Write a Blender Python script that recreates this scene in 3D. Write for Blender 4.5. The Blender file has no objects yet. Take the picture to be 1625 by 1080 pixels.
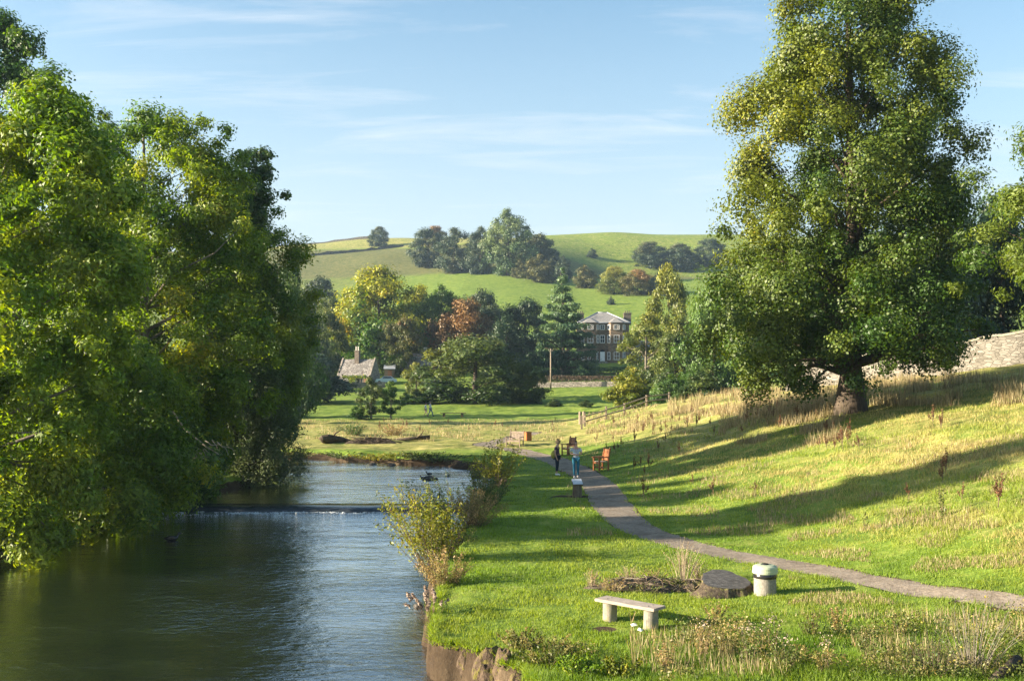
import bpy, bmesh, math, random
import numpy as np
from mathutils import Vector, Matrix, Euler

scene = bpy.context.scene
COL = scene.collection
CAMZ = 4.6
F = 1625.0            # focal length in photograph pixels (36 mm lens on a 36 mm sensor)
CX, HY = 812.5, 602.0 # principal column and horizon row of the photograph
R = math.radians

# ------------------------------------------------------------------ helpers
def tag(o, label=None, cat=None, group=None, kind=None):
    if label: o['label'] = label
    if cat: o['category'] = cat
    if group: o['group'] = group
    if kind: o['kind'] = kind
    return o

def empty(name, loc, rz=0.0, label=None, cat=None, group=None):
    o = bpy.data.objects.new(name, None)
    o.empty_display_size = 0.2
    COL.objects.link(o)
    o.location = loc
    o.rotation_euler = (0, 0, rz)
    return tag(o, label, cat, group)

def fast_mesh(name, verts, faces, k, attrs=None, mat=None, smooth=False):
    """verts (N,3), faces (M,k) numpy"""
    me = bpy.data.meshes.new(name)
    n, m = len(verts), len(faces)
    me.vertices.add(n)
    me.vertices.foreach_set('co', np.ascontiguousarray(verts, dtype=np.float32).ravel())
    me.loops.add(m * k)
    me.loops.foreach_set('vertex_index', np.ascontiguousarray(faces, dtype=np.int32).ravel())
    me.polygons.add(m)
    me.polygons.foreach_set('loop_start', np.arange(0, m * k, k, dtype=np.int32))
    if smooth:
        me.polygons.foreach_set('use_smooth', np.ones(m, dtype=bool))
    if attrs:
        for an, arr in attrs.items():
            a = me.attributes.new(an, 'FLOAT_COLOR', 'POINT')
            a.data.foreach_set('color', np.ascontiguousarray(arr, dtype=np.float32).ravel())
    me.update(calc_edges=True)
    if mat: me.materials.append(mat)
    return me

def link(name, me, parent=None, loc=None):
    o = bpy.data.objects.new(name, me)
    COL.objects.link(o)
    if parent: o.parent = parent
    if loc is not None: o.location = loc
    return o

class MB:
    """collects shapes and links them as one mesh object"""
    def __init__(s):
        s.v = []; s.f = []
    def add(s, vs, fs):
        b = len(s.v)
        s.v += [tuple(v) for v in vs]
        s.f += [tuple(i + b for i in f) for f in fs]
        return s
    def box(s, c, d, rz=0.0, rx=0.0, ry=0.0, bevel=0.0):
        M = Matrix.Translation(c) @ Euler((rx, ry, rz)).to_matrix().to_4x4()
        x, y, z = d[0] / 2, d[1] / 2, d[2] / 2
        if bevel > 0:
            bm = bmesh.new()
            bmesh.ops.create_cube(bm, size=1.0)
            bmesh.ops.scale(bm, vec=d, verts=bm.verts)
            bmesh.ops.bevel(bm, geom=bm.edges[:], offset=bevel, segments=2, affect='EDGES')
            bm.verts.index_update()
            s.add([M @ v.co for v in bm.verts], [[v.index for v in f.verts] for f in bm.faces])
            bm.free(); return s
        vs = [M @ Vector((sx * x, sy * y, sz * z)) for sz in (-1, 1) for sy in (-1, 1) for sx in (-1, 1)]
        return s.add(vs, [(0, 2, 3, 1), (4, 5, 7, 6), (0, 1, 5, 4), (2, 6, 7, 3), (0, 4, 6, 2), (1, 3, 7, 5)])
    def tube(s, pts, rad, n=8, cap=True):
        pts = [Vector(p) for p in pts]
        if not hasattr(rad, '__len__'): rad = [rad] * len(pts)
        rings = []
        for i, p in enumerate(pts):
            d = (pts[min(i + 1, len(pts) - 1)] - pts[max(i - 1, 0)])
            d = d.normalized() if d.length > 1e-9 else Vector((0, 0, 1))
            up = Vector((0, 0, 1)) if abs(d.z) < 0.95 else Vector((1, 0, 0))
            a = d.cross(up).normalized(); b = d.cross(a).normalized()
            rings.append([p + (a * math.cos(2 * math.pi * k / n) + b * math.sin(2 * math.pi * k / n)) * rad[i] for k in range(n)])
        vs = [v for r in rings for v in r]
        fs = [(i * n + k, i * n + (k + 1) % n, (i + 1) * n + (k + 1) % n, (i + 1) * n + k) for i in range(len(pts) - 1) for k in range(n)]
        if cap:
            fs.append(tuple(range(n))); fs.append(tuple((len(pts) - 1) * n + k for k in range(n)))
        return s.add(vs, fs)
    def lathe(s, prof, n=24, c=(0, 0, 0), wob=None):
        vs = []
        for j, (r, z) in enumerate(prof):
            for k in range(n):
                a = 2 * math.pi * k / n
                rr = r * (wob(a, z) if wob else 1)
                vs.append((c[0] + rr * math.cos(a), c[1] + rr * math.sin(a), c[2] + z))
        fs = [(i * n + k, i * n + (k + 1) % n, (i + 1) * n + (k + 1) % n, (i + 1) * n + k) for i in range(len(prof) - 1) for k in range(n)]
        fs.append(tuple(range(n))[::-1]); fs.append(tuple((len(prof) - 1) * n + k for k in range(n)))
        return s.add(vs, fs)
    def ball(s, c, d, nu=12, nv=8, rng=None, amp=0.0):
        vs = []; 
        for j in range(nv + 1):
            t = math.pi * j / nv
            for k in range(nu):
                a = 2 * math.pi * k / nu
                w = 1 + (rng.uniform(-amp, amp) if rng else 0)
                vs.append((c[0] + d[0] / 2 * math.sin(t) * math.cos(a) * w, c[1] + d[1] / 2 * math.sin(t) * math.sin(a) * w, c[2] + d[2] / 2 * math.cos(t) * w))
        fs = [(j * nu + k, (j + 1) * nu + k, (j + 1) * nu + (k + 1) % nu, j * nu + (k + 1) % nu) for j in range(nv) for k in range(nu)]
        return s.add(vs, fs)
    def prism(s, poly, z0, z1):
        n = len(poly)
        vs = [(x, y, z0) for x, y in poly] + [(x, y, z1) for x, y in poly]
        fs = [tuple(range(n))[::-1], tuple(range(n, 2 * n))] + [(k, (k + 1) % n, n + (k + 1) % n, n + k) for k in range(n)]
        return s.add(vs, fs)
    def build(s, name, mat, parent=None, smooth=False, loc=None):
        me = bpy.data.meshes.new(name)
        me.from_pydata([tuple(v) for v in s.v], [], s.f)
        bm = bmesh.new(); bm.from_mesh(me)
        bmesh.ops.remove_doubles(bm, verts=bm.verts, dist=1e-5)
        bmesh.ops.recalc_face_normals(bm, faces=bm.faces)
        bm.to_mesh(me); bm.free()
        if smooth:
            for p in me.polygons: p.use_smooth = True
        me.materials.append(mat)
        return link(name, me, parent, loc)

# ------------------------------------------------------------------ noise
def _hash(ix, iy, seed):
    h = np.sin(ix * 127.1 + iy * 311.7 + seed * 74.7) * 43758.5453
    return h - np.floor(h)
def vnoise(x, y, seed=0):
    x = np.asarray(x, dtype=np.float64); y = np.asarray(y, dtype=np.float64)
    ix, iy = np.floor(x), np.floor(y)
    fx, fy = x - ix, y - iy
    fx = fx * fx * (3 - 2 * fx); fy = fy * fy * (3 - 2 * fy)
    a = _hash(ix, iy, seed); b = _hash(ix + 1, iy, seed)
    c = _hash(ix, iy + 1, seed); d = _hash(ix + 1, iy + 1, seed)
    return (a * (1 - fx) + b * fx) * (1 - fy) + (c * (1 - fx) + d * fx) * fy - 0.5
def fbm(x, y, seed=0, o=3):
    t = 0; a = 1.0
    for i in range(o):
        t = t + a * vnoise(x * 2 ** i, y * 2 ** i, seed + i * 13); a *= 0.5
    return t
def sstep(a, b, x):
    t = np.clip((x - a) / (b - a), 0, 1)
    return t * t * (3 - 2 * t)

# ------------------------------------------------------------------ terrain
RIVER = [(1.5, 8), (0.55, 15.2), (-0.25, 17.2), (-1.35, 18.4), (-1.75, 21), (-1.9, 26), (-1.7, 33), (-1.4, 42), (-0.7, 50), (-1.2, 54),
         (-2.3, 57), (-4.2, 60.6), (-8.2, 63), (-13.6, 66), (-20, 68.5), (-80, 76),
         (-80, 64), (-22, 60), (-14, 58), (-12.2, 55.5), (-12.2, 52), (-12.6, 48.4), (-13.6, 44.5), (-15.2, 42), (-15.6, 35), (-15.6, 30), (-16, 20), (-17, 8)]
_P = np.array(RIVER)
def river_d(x, y):
    """signed distance to the water's edge, negative in the river"""
    x = np.asarray(x, dtype=np.float64); y = np.asarray(y, dtype=np.float64)
    best = np.full(x.shape, 1e9); inside = np.zeros(x.shape, dtype=bool)
    n = len(_P)
    for i in range(n):
        x1, y1 = _P[i]; x2, y2 = _P[(i + 1) % n]
        dx, dy = x2 - x1, y2 - y1
        t = np.clip(((x - x1) * dx + (y - y1) * dy) / (dx * dx + dy * dy), 0, 1)
        best = np.minimum(best, np.hypot(x - x1 - t * dx, y - y1 - t * dy))
        c = ((y1 > y) != (y2 > y)) & (x < (x2 - x1) * (y - y1) / ((y2 - y1) if abs(y2 - y1) > 1e-12 else 1e-12) + x1)
        inside ^= c
    return np.where(inside, -best, best)

_yt = np.arange(-50, 2600, 2.0)
_zt = np.interp(_yt, [-50, 105, 130, 155, 190, 215, 230, 280, 330, 450, 520, 560, 620, 680, 900, 2600],
                [0, 0, 0.45, 1.25, 3.3, 6.3, 8.4, 16, 25, 49, 67, 78, 92, 97, 92, 40])
_k = np.exp(-0.5 * (np.arange(-12, 13) / 4.0) ** 2); _k /= _k.sum()
_zt = np.convolve(np.pad(_zt, 12, mode='edge'), _k, mode='valid')
def toe(y):
    return np.interp(y, [0, 10, 20, 35, 48, 60, 110], [13, 11, 9.3, 6.6, 5.0, 4.5, 4.6])
def H0(x, y):
    x = np.asarray(x, dtype=np.float64); y = np.asarray(y, dtype=np.float64)
    z = np.interp(y, _yt, _zt)
    hill = sstep(200, 420, y)
    z = z + hill * (-0.055 * np.maximum(0, -x - 20) - 0.015 * np.maximum(0, x - 60)
                    + 5.0 * fbm(x / 90, y / 90, 5, 3) * sstep(260, 420, y))
    # a steeper shoulder that looks away from the sun, right of the copse
    z = z - 10.0 * sstep(16, 58, x) * (1 - 0.6 * sstep(90, 160, x)) * sstep(452, 500, y) * (1 - sstep(525, 600, y))
    u = x - toe(y)
    sp = 1.2 * np.log1p(np.exp(np.clip(u / 1.2, -30, 30)))
    hs = 0.24 * np.minimum(sp, 12) + 0.165 * np.clip(sp - 12, 0, 40)
    z = z + hs * (1 - 0.8 * sstep(90, 128, y)) * (1 - sstep(170, 200, y))
    near = 1 - sstep(120, 220, y)
    on_slope = sstep(0.2, 1.2, hs)
    amp = near * (0.05 + 0.06 * on_slope + 0.05 * sstep(62, 75, y))
    z = z + amp * 2.0 * fbm(x / 1.9, y / 1.6, 1, 3) + near * 0.16 * fbm(x / 7, y / 6, 9, 2)
    return z
def land(x, y):
    d = river_d(x, y)
    z = H0(x, y)
    y = np.asarray(y, dtype=np.float64); x = np.asarray(x, dtype=np.float64)
    w = np.interp(y, [0, 23, 26, 34, 55, 62, 80], [0.10, 0.12, 0.35, 0.6, 1.0, 1.3, 1.5])
    w = np.where((x < -9) & (y < 58), 0.9, w)
    dn = d + np.interp(y, [0, 22, 30, 60], [0.42, 0.42, 0.5, 0.7]) * fbm(x / 1.1, y / 1.1, 21, 3) + (y < 26) * 0.22 * fbm(x / 0.33, y / 0.33, 23, 2)
    s = sstep(-w, w, dn)
    bed = -1.5
    return bed + (z - bed) * s

def ray_ground(px, py, fn=land, y0=8.0, y1=900.0):
    tx, tz = (px - CX) / F, (HY - py) / F
    ys = np.exp(np.linspace(math.log(y0), math.log(y1), 3000))
    g = fn(tx * ys, ys) - (CAMZ + tz * ys)
    i = np.argmax(g > 0)
    if not (g > 0).any(): i = len(ys) - 1
    if i == 0: return tx * ys[0], ys[0]
    a = g[i - 1] / (g[i - 1] - g[i])
    y = ys[i - 1] + (ys[i] - ys[i - 1]) * a
    return tx * y, y
def at(px, py):
    x, y = ray_ground(px, py)
    return Vector((x, y, float(ground(x, y))))
def zpy(py, y):            # height seen at picture row py at distance y
    return CAMZ + (HY - py) * y / F
def xpx(px, y):
    return (px - CX) * y / F

# footpath centre line
_pp = [(1700, 968), (1625, 957), (1500, 939), (1400, 922), (1300, 903), (1200, 886), (1130, 873), (1080, 862), (1035, 848), (1000, 830), (975, 806),
       (955, 776), (935, 757), (908, 742), (875, 728), (830, 716), (790, 709.5), (768, 706), (790, 700), (820, 692), (850, 685)]
_pw = [ray_ground(px, py, H0) for px, py in _pp]
def catmull(pts, n=10):
    out = []
    P = [pts[0]] + list(pts) + [pts[-1]]
    for i in range(1, len(P) - 2):
        p0, p1, p2, p3 = [np.array(q, dtype=float) for q in P[i - 1:i + 3]]
        for k in range(n):
            t = k / n
            out.append(0.5 * (2 * p1 + (p2 - p0) * t + (2 * p0 - 5 * p1 + 4 * p2 - p3) * t * t + (3 * p1 - p0 - 3 * p2 + p3) * t ** 3))
    out.append(np.array(pts[-1], dtype=float))
    return np.array(out)
PATH = catmull(_pw, 12)
def poly_d(x, y, P):
    x = np.asarray(x, dtype=np.float64); y = np.asarray(y, dtype=np.float64)
    best = np.full(x.shape, 1e9)
    for i in range(len(P) - 1):
        dx, dy = P[i + 1] - P[i]
        L = dx * dx + dy * dy
        if L < 1e-9: continue
        t = np.clip(((x - P[i][0]) * dx + (y - P[i][1]) * dy) / L, 0, 1)
        best = np.minimum(best, np.hypot(x - P[i][0] - t * dx, y - P[i][1] - t * dy))
    return best
PATH_C = PATH[::4]
def pw(y): return np.interp(y, [0, 20, 27, 36, 60, 75], [0.40, 0.40, 0.55, 0.72, 0.75, 0.80])
def ground(x, y):
    return land(x, y)
# ------------------------------------------------------------------ materials
def new_mat(name):
    m = bpy.data.materials.new(name); m.use_nodes = True
    nt = m.node_tree; nt.nodes.clear()
    return m, nt, nt.nodes, nt.links
def nd(nt, typ, **kw):
    n = nt.nodes.new(typ)
    for k, v in kw.items():
        if k.startswith('_'): setattr(n, k[1:], v)
        else: n.inputs[k].default_value = v
    return n
def noise(nt, vec, scale, detail=4, rough=0.55, dist=0.0):
    n = nd(nt, 'ShaderNodeTexNoise', Scale=scale, Detail=detail, Roughness=rough, Distortion=dist)
    if vec is not None: nt.links.new(vec, n.inputs['Vector'])
    return n.outputs['Fac']
def ramp(nt, fac, stops):
    n = nt.nodes.new('ShaderNodeValToRGB'); cr = n.color_ramp
    while len(cr.elements) < len(stops): cr.elements.new(0.5)
    for e, (p, c) in zip(cr.elements, stops):
        e.position = p; e.color = (c[0], c[1], c[2], 1) if hasattr(c, '__len__') else (c, c, c, 1)
    nt.links.new(fac, n.inputs['Fac'])
    return n.outputs['Color']
def mix(nt, fac, a, b, typ='MIX'):
    n = nt.nodes.new('ShaderNodeMix'); n.data_type = 'RGBA'; n.blend_type = typ
    for s, v in ((n.inputs['Factor'], fac), (n.inputs[6], a), (n.inputs[7], b)):
        if hasattr(v, 'is_linked'): nt.links.new(v, s)
        elif hasattr(v, '__len__'): s.default_value = (v[0], v[1], v[2], 1)
        else: s.default_value = v if s is n.inputs['Factor'] else (v, v, v, 1)
    return n.outputs[2]
def math_(nt, op, a, b=0.0, clamp=False):
    n = nt.nodes.new('ShaderNodeMath'); n.operation = op; n.use_clamp = clamp
    for s, v in ((n.inputs[0], a), (n.inputs[1], b)):
        if hasattr(v, 'is_linked'): nt.links.new(v, s)
        else: s.default_value = v
    return n.outputs[0]
def bump(nt, h, strength=0.5, dist=0.05):
    n = nd(nt, 'ShaderNodeBump', Strength=strength, Distance=dist)
    nt.links.new(h, n.inputs['Height'])
    return n.outputs['Normal']
def out(nt, shader):
    o = nt.nodes.new('ShaderNodeOutputMaterial')
    nt.links.new(shader, o.inputs['Surface'])
def principled(nt, color, rough=0.8, spec=0.3, normal=None, metal=0.0):
    p = nd(nt, 'ShaderNodeBsdfPrincipled', Roughness=rough, Metallic=metal)
    p.inputs['Specular IOR Level'].default_value = spec
    if hasattr(color, 'is_linked'): nt.links.new(color, p.inputs['Base Color'])
    else: p.inputs['Base Color'].default_value = (*color, 1)
    if normal is not None: nt.links.new(normal, p.inputs['Normal'])
    return p.outputs['BSDF']
def objco(nt):
    return nt.nodes.new('ShaderNodeTexCoord').outputs['Object']

def mat_rough(name, c1, c2, scale=6.0, rough=0.85, bstr=0.4, bdist=0.02, spec=0.25, c3=None, stretch=None, c4=None):
    """two-tone mottled surface with matching bump"""
    m, nt, ns, ls = new_mat(name)
    co = objco(nt)
    if stretch:
        mp = nd(nt, 'ShaderNodeMapping'); mp.inputs['Scale'].default_value = stretch
        ls.new(co, mp.inputs['Vector']); co = mp.outputs['Vector']
    n1 = noise(nt, co, scale, 5, 0.6)
    n2 = noise(nt, co, scale * 5.3, 3, 0.6)
    f = math_(nt, 'ADD', math_(nt, 'MULTIPLY', n1, 0.65), math_(nt, 'MULTIPLY', n2, 0.35))
    c = ramp(nt, f, [(0.36, c1), (0.64, c2)])
    if c3 is not None:
        n3 = noise(nt, co, scale * 0.7, 4, 0.65, 0.6)
        c = mix(nt, ramp(nt, n3, [(0.52, 0), (0.62, 1)]), c, c3)
    if c4 is not None:
        n4 = noise(nt, co, 0.9, 5, 0.7, 0.8)
        c = mix(nt, ramp(nt, n4, [(0.46, 0), (0.66, 0.75)]), c, c4)
    out(nt, principled(nt, c, rough, spec, bump(nt, f, bstr, bdist)))
    return m

def mat_leaf(name, c1, c2, c3=None, transl=0.38, rough=0.5, hue=(0.3, 0.75)):
    """leaves: hue runs from c1 to c2 by branch (attribute tint.r) with a random value per leaf (tint.g)"""
    m, nt, ns, ls = new_mat(name)
    a = nd(nt, 'ShaderNodeAttribute', _attribute_name='tint')
    sp = nt.nodes.new('ShaderNodeSeparateColor'); ls.new(a.outputs['Color'], sp.inputs['Color'])
    stops = [(hue[0], c1), (hue[1], c2)]
    if c3 is not None: stops.append((0.97, c3))
    c = ramp(nt, sp.outputs['Red'], stops)
    v = math_(nt, 'ADD', math_(nt, 'MULTIPLY', sp.outputs['Green'], 0.75), 0.62)
    mm = nt.nodes.new('ShaderNodeMix'); mm.data_type = 'RGBA'; mm.blend_type = 'MULTIPLY'
    mm.inputs['Factor'].default_value = 1.0
    ls.new(c, mm.inputs[6]); ls.new(v, mm.inputs[7])
    c = mm.outputs[2]
    p = principled(nt, c, rough, 0.35)
    tr = nt.nodes.new('ShaderNodeBsdfTranslucent')
    hs = nd(nt, 'ShaderNodeHueSaturation', Hue=0.487, Saturation=1.15, Value=1.5)
    ls.new(c, hs.inputs['Color']); ls.new(hs.outputs['Color'], tr.inputs['Color'])
    mx = nt.nodes.new('ShaderNodeMixShader'); mx.inputs['Fac'].default_value = transl
    ls.new(p, mx.inputs[1]); ls.new(tr.outputs['BSDF'], mx.inputs[2])
    out(nt, mx.outputs['Shader'])
    return m

def mat_ground():
    m, nt, ns, ls = new_mat('meadow_ground')
    co = objco(nt)
    a = nd(nt, 'ShaderNodeAttribute', _attribute_name='zone')
    sp = nt.nodes.new('ShaderNodeSeparateColor'); ls.new(a.outputs['Color'], sp.inputs['Color'])
    dry, soil, rough = sp.outputs['Red'], sp.outputs['Green'], sp.outputs['Blue']
    nL = noise(nt, co, 0.16, 4, 0.6)
    nM = noise(nt, co, 1.1, 5, 0.65)
    nS = noise(nt, co, 9.0, 4, 0.7)
    nT = noise(nt, co, 40.0, 2, 0.6)
    nH = noise(nt, co, 0.42, 3, 0.6)
    f = math_(nt, 'ADD', math_(nt, 'MULTIPLY', nM, 0.38), math_(nt, 'ADD', math_(nt, 'MULTIPLY', nS, 0.25), math_(nt, 'ADD', math_(nt, 'MULTIPLY', nT, 0.10), math_(nt, 'MULTIPLY', nH, 0.27))))
    lush = ramp(nt, f, [(0.41, (0.068, 0.110, 0.018)), (0.50, (0.138, 0.208, 0.028)), (0.585, (0.235, 0.270, 0.055))])
    dryc = ramp(nt, f, [(0.41, (0.105, 0.125, 0.030)), (0.50, (0.25, 0.24, 0.070)), (0.59, (0.40, 0.345, 0.130))])
    rgh_shade = ramp(nt, f, [(0.42, (0.060, 0.080, 0.022)), (0.50, (0.115, 0.125, 0.036)), (0.585, (0.195, 0.170, 0.070))])
    soilc = ramp(nt, f, [(0.36, (0.026, 0.018, 0.012)), (0.52, (0.058, 0.042, 0.026)), (0.64, (0.135, 0.102, 0.064))])
    def mask(ch, lo=0.42, hi=0.58, k=0.55):
        s = math_(nt, 'ADD', ch, math_(nt, 'MULTIPLY', math_(nt, 'SUBTRACT', math_(nt, 'ADD', math_(nt, 'MULTIPLY', nL, 0.4), math_(nt, 'MULTIPLY', nM, 0.6)), 0.5), k * 2))
        return ramp(nt, s, [(lo, 0), (hi, 1)])
    c = mix(nt, mask(dry, 0.32, 0.80, 0.8), lush, dryc)
    c = mix(nt, mask(rough, 0.25, 0.75, 0.6), c, rgh_shade)
    c = mix(nt, mask(soil, 0.44, 0.54, 0.35), c, soilc)
    out(nt, principled(nt, c, 0.95, 0.1, bump(nt, f, 0.9, 0.10)))
    return m

def mat_water(name, foam_y=None, wave=0.11):
    m, nt, ns, ls = new_mat(name)
    co = objco(nt)
    mp = nd(nt, 'ShaderNodeMapping'); mp.inputs['Scale'].default_value = (0.55, 1.0, 1.0)
    ls.new(co, mp.inputs['Vector']); v = mp.outputs['Vector']
    n1 = noise(nt, v, 1.6, 3, 0.55, 0.4)
    n2 = noise(nt, v, 5.5, 4, 0.65, 0.6)
    n3 = noise(nt, v, 0.35, 2, 0.5)
    calm = ramp(nt, n3, [(0.35, 0.35), (0.65, 1.0)])
    h = math_(nt, 'ADD', math_(nt, 'MULTIPLY', n1, 0.55), math_(nt, 'MULTIPLY', n2, 0.30))
    h = math_(nt, 'MULTIPLY', h, calm)
    col = (0.010, 0.013, 0.010)
    if foam_y is not None:
        sx = nt.nodes.new('ShaderNodeSeparateXYZ'); ls.new(co, sx.inputs[0])
        near = math_(nt, 'DIVIDE', math_(nt, 'SUBTRACT', foam_y, sx.outputs['Y']), 5.5)   # 0 at the weir, 1 downstream
        near = math_(nt, 'SUBTRACT', 1.0, near, True)
        near = math_(nt, 'MULTIPLY', near, near)
        nf = noise(nt, co, 7.0, 5, 0.75, 1.0)
        h = math_(nt, 'ADD', h, math_(nt, 'MULTIPLY', math_(nt, 'MULTIPLY', nf, near), 0.55))
        fm = math_(nt, 'ADD', nf, math_(nt, 'MULTIPLY', near, 0.30))
        fm = ramp(nt, math_(nt, 'MULTIPLY', fm, math_(nt, 'ADD', math_(nt, 'MULTIPLY', near, 0.6), 0.4)), [(0.69, 0), (0.80, 0.6)])
        col = mix(nt, fm, col, (0.62, 0.66, 0.68))
    nb = bump(nt, h, 1.0, wave)
    df = nd(nt, 'ShaderNodeBsdfDiffuse')
    if hasattr(col, 'is_linked'): ls.new(col, df.inputs['Color'])
    else: df.inputs['Color'].default_value = (*col, 1)
    ls.new(nb, df.inputs['Normal'])
    gl = nd(nt, 'ShaderNodeBsdfGlossy', Roughness=0.07); gl.inputs['Color'].default_value = (1, 1, 1, 1); ls.new(nb, gl.inputs['Normal'])
    fr = nd(nt, 'ShaderNodeFresnel', IOR=1.6)
    mx = nt.nodes.new('ShaderNodeMixShader'); ls.new(math_(nt, 'MULTIPLY', fr.outputs['Fac'], 1.9, True), mx.inputs['Fac']); ls.new(df.outputs[0], mx.inputs[1]); ls.new(gl.outputs[0], mx.inputs[2])
    out(nt, mx.outputs[0])
    return m

def mat_stone_wall(name, c1, c2, sx=1.6, sz=5.0, mortar=(0.12, 0.11, 0.09)):
    """coursed rubble stone: irregular blocks from a stretched Voronoi"""
    m, nt, ns, ls = new_mat(name)
    co = objco(nt)
    mp = nd(nt, 'ShaderNodeMapping'); mp.inputs['Scale'].default_value = (sx, sx, sz)
    ls.new(co, mp.inputs['Vector'])
    vo = nd(nt, 'ShaderNodeTexVoronoi', Scale=1.0); vo.feature = 'DISTANCE_TO_EDGE'
    ls.new(mp.outputs['Vector'], vo.inputs['Vector'])
    vc = nd(nt, 'ShaderNodeTexVoronoi', Scale=1.0); ls.new(mp.outputs['Vector'], vc.inputs['Vector'])
    sp = nt.nodes.new('ShaderNodeSeparateColor'); ls.new(vc.outputs['Color'], sp.inputs['Color'])
    n1 = noise(nt, co, 3.0, 6, 0.7)
    f = math_(nt, 'ADD', math_(nt, 'MULTIPLY', sp.outputs['Red'], 0.55), math_(nt, 'MULTIPLY', n1, 0.5))
    c = ramp(nt, f, [(0.2, c1), (0.8, c2)])
    e = ramp(nt, vo.outputs['Distance'], [(0.02, 0), (0.09, 1)])
    c = mix(nt, e, mortar, c)
    h = math_(nt, 'ADD', math_(nt, 'MULTIPLY', e, 0.7), math_(nt, 'MULTIPLY', n1, 0.5))
    out(nt, principled(nt, c, 0.9, 0.2, bump(nt, h, 0.7, 0.05)))
    return m

def mat_plain(name, c, rough=0.5, spec=0.4, metal=0.0, var=0.12, scale=14.0, bstr=0.1):
    return mat_rough(name, tuple(x * (1 - var) for x in c), tuple(min(1, x * (1 + var)) for x in c), scale, rough, bstr, 0.004, spec)

def mat_glass(name):
    m, nt, ns, ls = new_mat(name)
    p = nd(nt, 'ShaderNodeBsdfPrincipled', Roughness=0.05, IOR=1.5)
    p.inputs['Base Color'].default_value = (0.03, 0.04, 0.05, 1)
    ls.new(bump(nt, noise(nt, objco(nt), 0.9, 2), 0.03, 0.05), p.inputs['Normal'])
    out(nt, p.outputs['BSDF'])
    return m

M = {}
M['ground'] = mat_ground()
M['river'] = mat_water('river_water', 41.6)
M['pool'] = mat_water('upper_pool_water', None, 0.11)
M['path'] = mat_rough('gravel_path', (0.150, 0.122, 0.094), (0.33, 0.275, 0.215), 11.0, 0.95, 1.0, 0.025, 0.1, c3=(0.24, 0.21, 0.175), c4=(0.115, 0.092, 0.066))
M['foam'] = mat_rough('white_foam', (0.45, 0.50, 0.54), (0.75, 0.78, 0.80), 9.0, 0.6)
M['soil'] = mat_rough('bare_soil', (0.085, 0.058, 0.036), (0.20, 0.145, 0.092), 7.0, 0.95, 0.9, 0.03, 0.1)
M['bark'] = mat_rough('dark_bark', (0.035, 0.027, 0.020), (0.115, 0.090, 0.066), 5.0, 0.9, 0.9, 0.04, 0.15, stretch=(3, 3, 0.5))
M['bark_grey'] = mat_rough('grey_bark', (0.085, 0.075, 0.058), (0.21, 0.18, 0.14), 5.0, 0.9, 0.8, 0.03, 0.15, stretch=(3, 3, 0.5))
M['bark_pale'] = mat_rough('pale_dead_wood', (0.24, 0.19, 0.13), (0.47, 0.39, 0.28), 6.0, 0.85, 0.6, 0.02, 0.15)
M['ash'] = mat_leaf('ash_leaf', (0.072, 0.142, 0.016), (0.180, 0.248, 0.025), (0.33, 0.30, 0.035), 0.45)
M['ash_bright'] = mat_leaf('bright_ash_leaf', (0.105, 0.190, 0.016), (0.230, 0.285, 0.028), (0.40, 0.35, 0.05), 0.45)
M['ash_dark'] = mat_leaf('dark_ash_leaf', (0.034, 0.084, 0.018), (0.080, 0.145, 0.024), (0.13, 0.18, 0.03), 0.34)
M['ash_mid'] = mat_leaf('mid_ash_leaf', (0.062, 0.125, 0.020), (0.150, 0.210, 0.030), (0.21, 0.24, 0.035), 0.42)  # leaf tone between the plain and the dark ash
M['poplar'] = mat_leaf('poplar_leaf', (0.048, 0.095, 0.032), (0.100, 0.155, 0.048), None, 0.32)
M['willow'] = mat_leaf('willow_leaf', (0.060, 0.092, 0.038), (0.115, 0.150, 0.055), None, 0.3)
M['lime'] = mat_leaf('lime_leaf', (0.036, 0.080, 0.012), (0.160, 0.182, 0.016), (0.34, 0.25, 0.022), 0.28, hue=(0.28, 0.85))
M['cherry'] = mat_leaf('cherry_leaf', (0.050, 0.100, 0.014), (0.130, 0.170, 0.024), None, 0.4)
M['dark'] = mat_leaf('dark_evergreen_leaf', (0.016, 0.036, 0.014), (0.036, 0.068, 0.022), None, 0.15)
M['oak'] = mat_leaf('oak_leaf', (0.030, 0.060, 0.014), (0.090, 0.120, 0.024), (0.16, 0.17, 0.03), 0.28)
M['green'] = mat_leaf('mid_green_leaf', (0.042, 0.092, 0.020), (0.100, 0.165, 0.032), (0.15, 0.22, 0.04), 0.3)
M['hillgreen'] = mat_leaf('hill_tree_leaf', (0.055, 0.098, 0.036), (0.135, 0.180, 0.062), None, 0.25)
M['hilldark'] = mat_leaf('hill_dark_leaf', (0.028, 0.052, 0.030), (0.060, 0.088, 0.038), (0.095, 0.105, 0.040), 0.2)
M['hawthorn'] = mat_leaf('hawthorn_leaf', (0.070, 0.080, 0.028), (0.155, 0.145, 0.045), (0.20, 0.12, 0.04), 0.25)
M['gold'] = mat_leaf('turning_maple_leaf', (0.050, 0.120, 0.012), (0.300, 0.290, 0.014), (0.56, 0.32, 0.03), 0.33, hue=(0.28, 0.66))
M['rust'] = mat_leaf('copper_leaf', (0.085, 0.055, 0.025), (0.170, 0.105, 0.042), (0.24, 0.14, 0.05), 0.2)
M['beech'] = mat_leaf('beech_hedge_leaf', (0.070, 0.048, 0.028), (0.135, 0.095, 0.055), None, 0.1)
M['redgreen'] = mat_leaf('reddening_leaf', (0.050, 0.085, 0.020), (0.120, 0.110, 0.028), (0.40, 0.13, 0.04), 0.3, hue=(0.35, 0.78))
M['olive'] = mat_leaf('olive_leaf', (0.080, 0.110, 0.022), (0.185, 0.200, 0.035), (0.26, 0.25, 0.05), 0.3)
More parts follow.
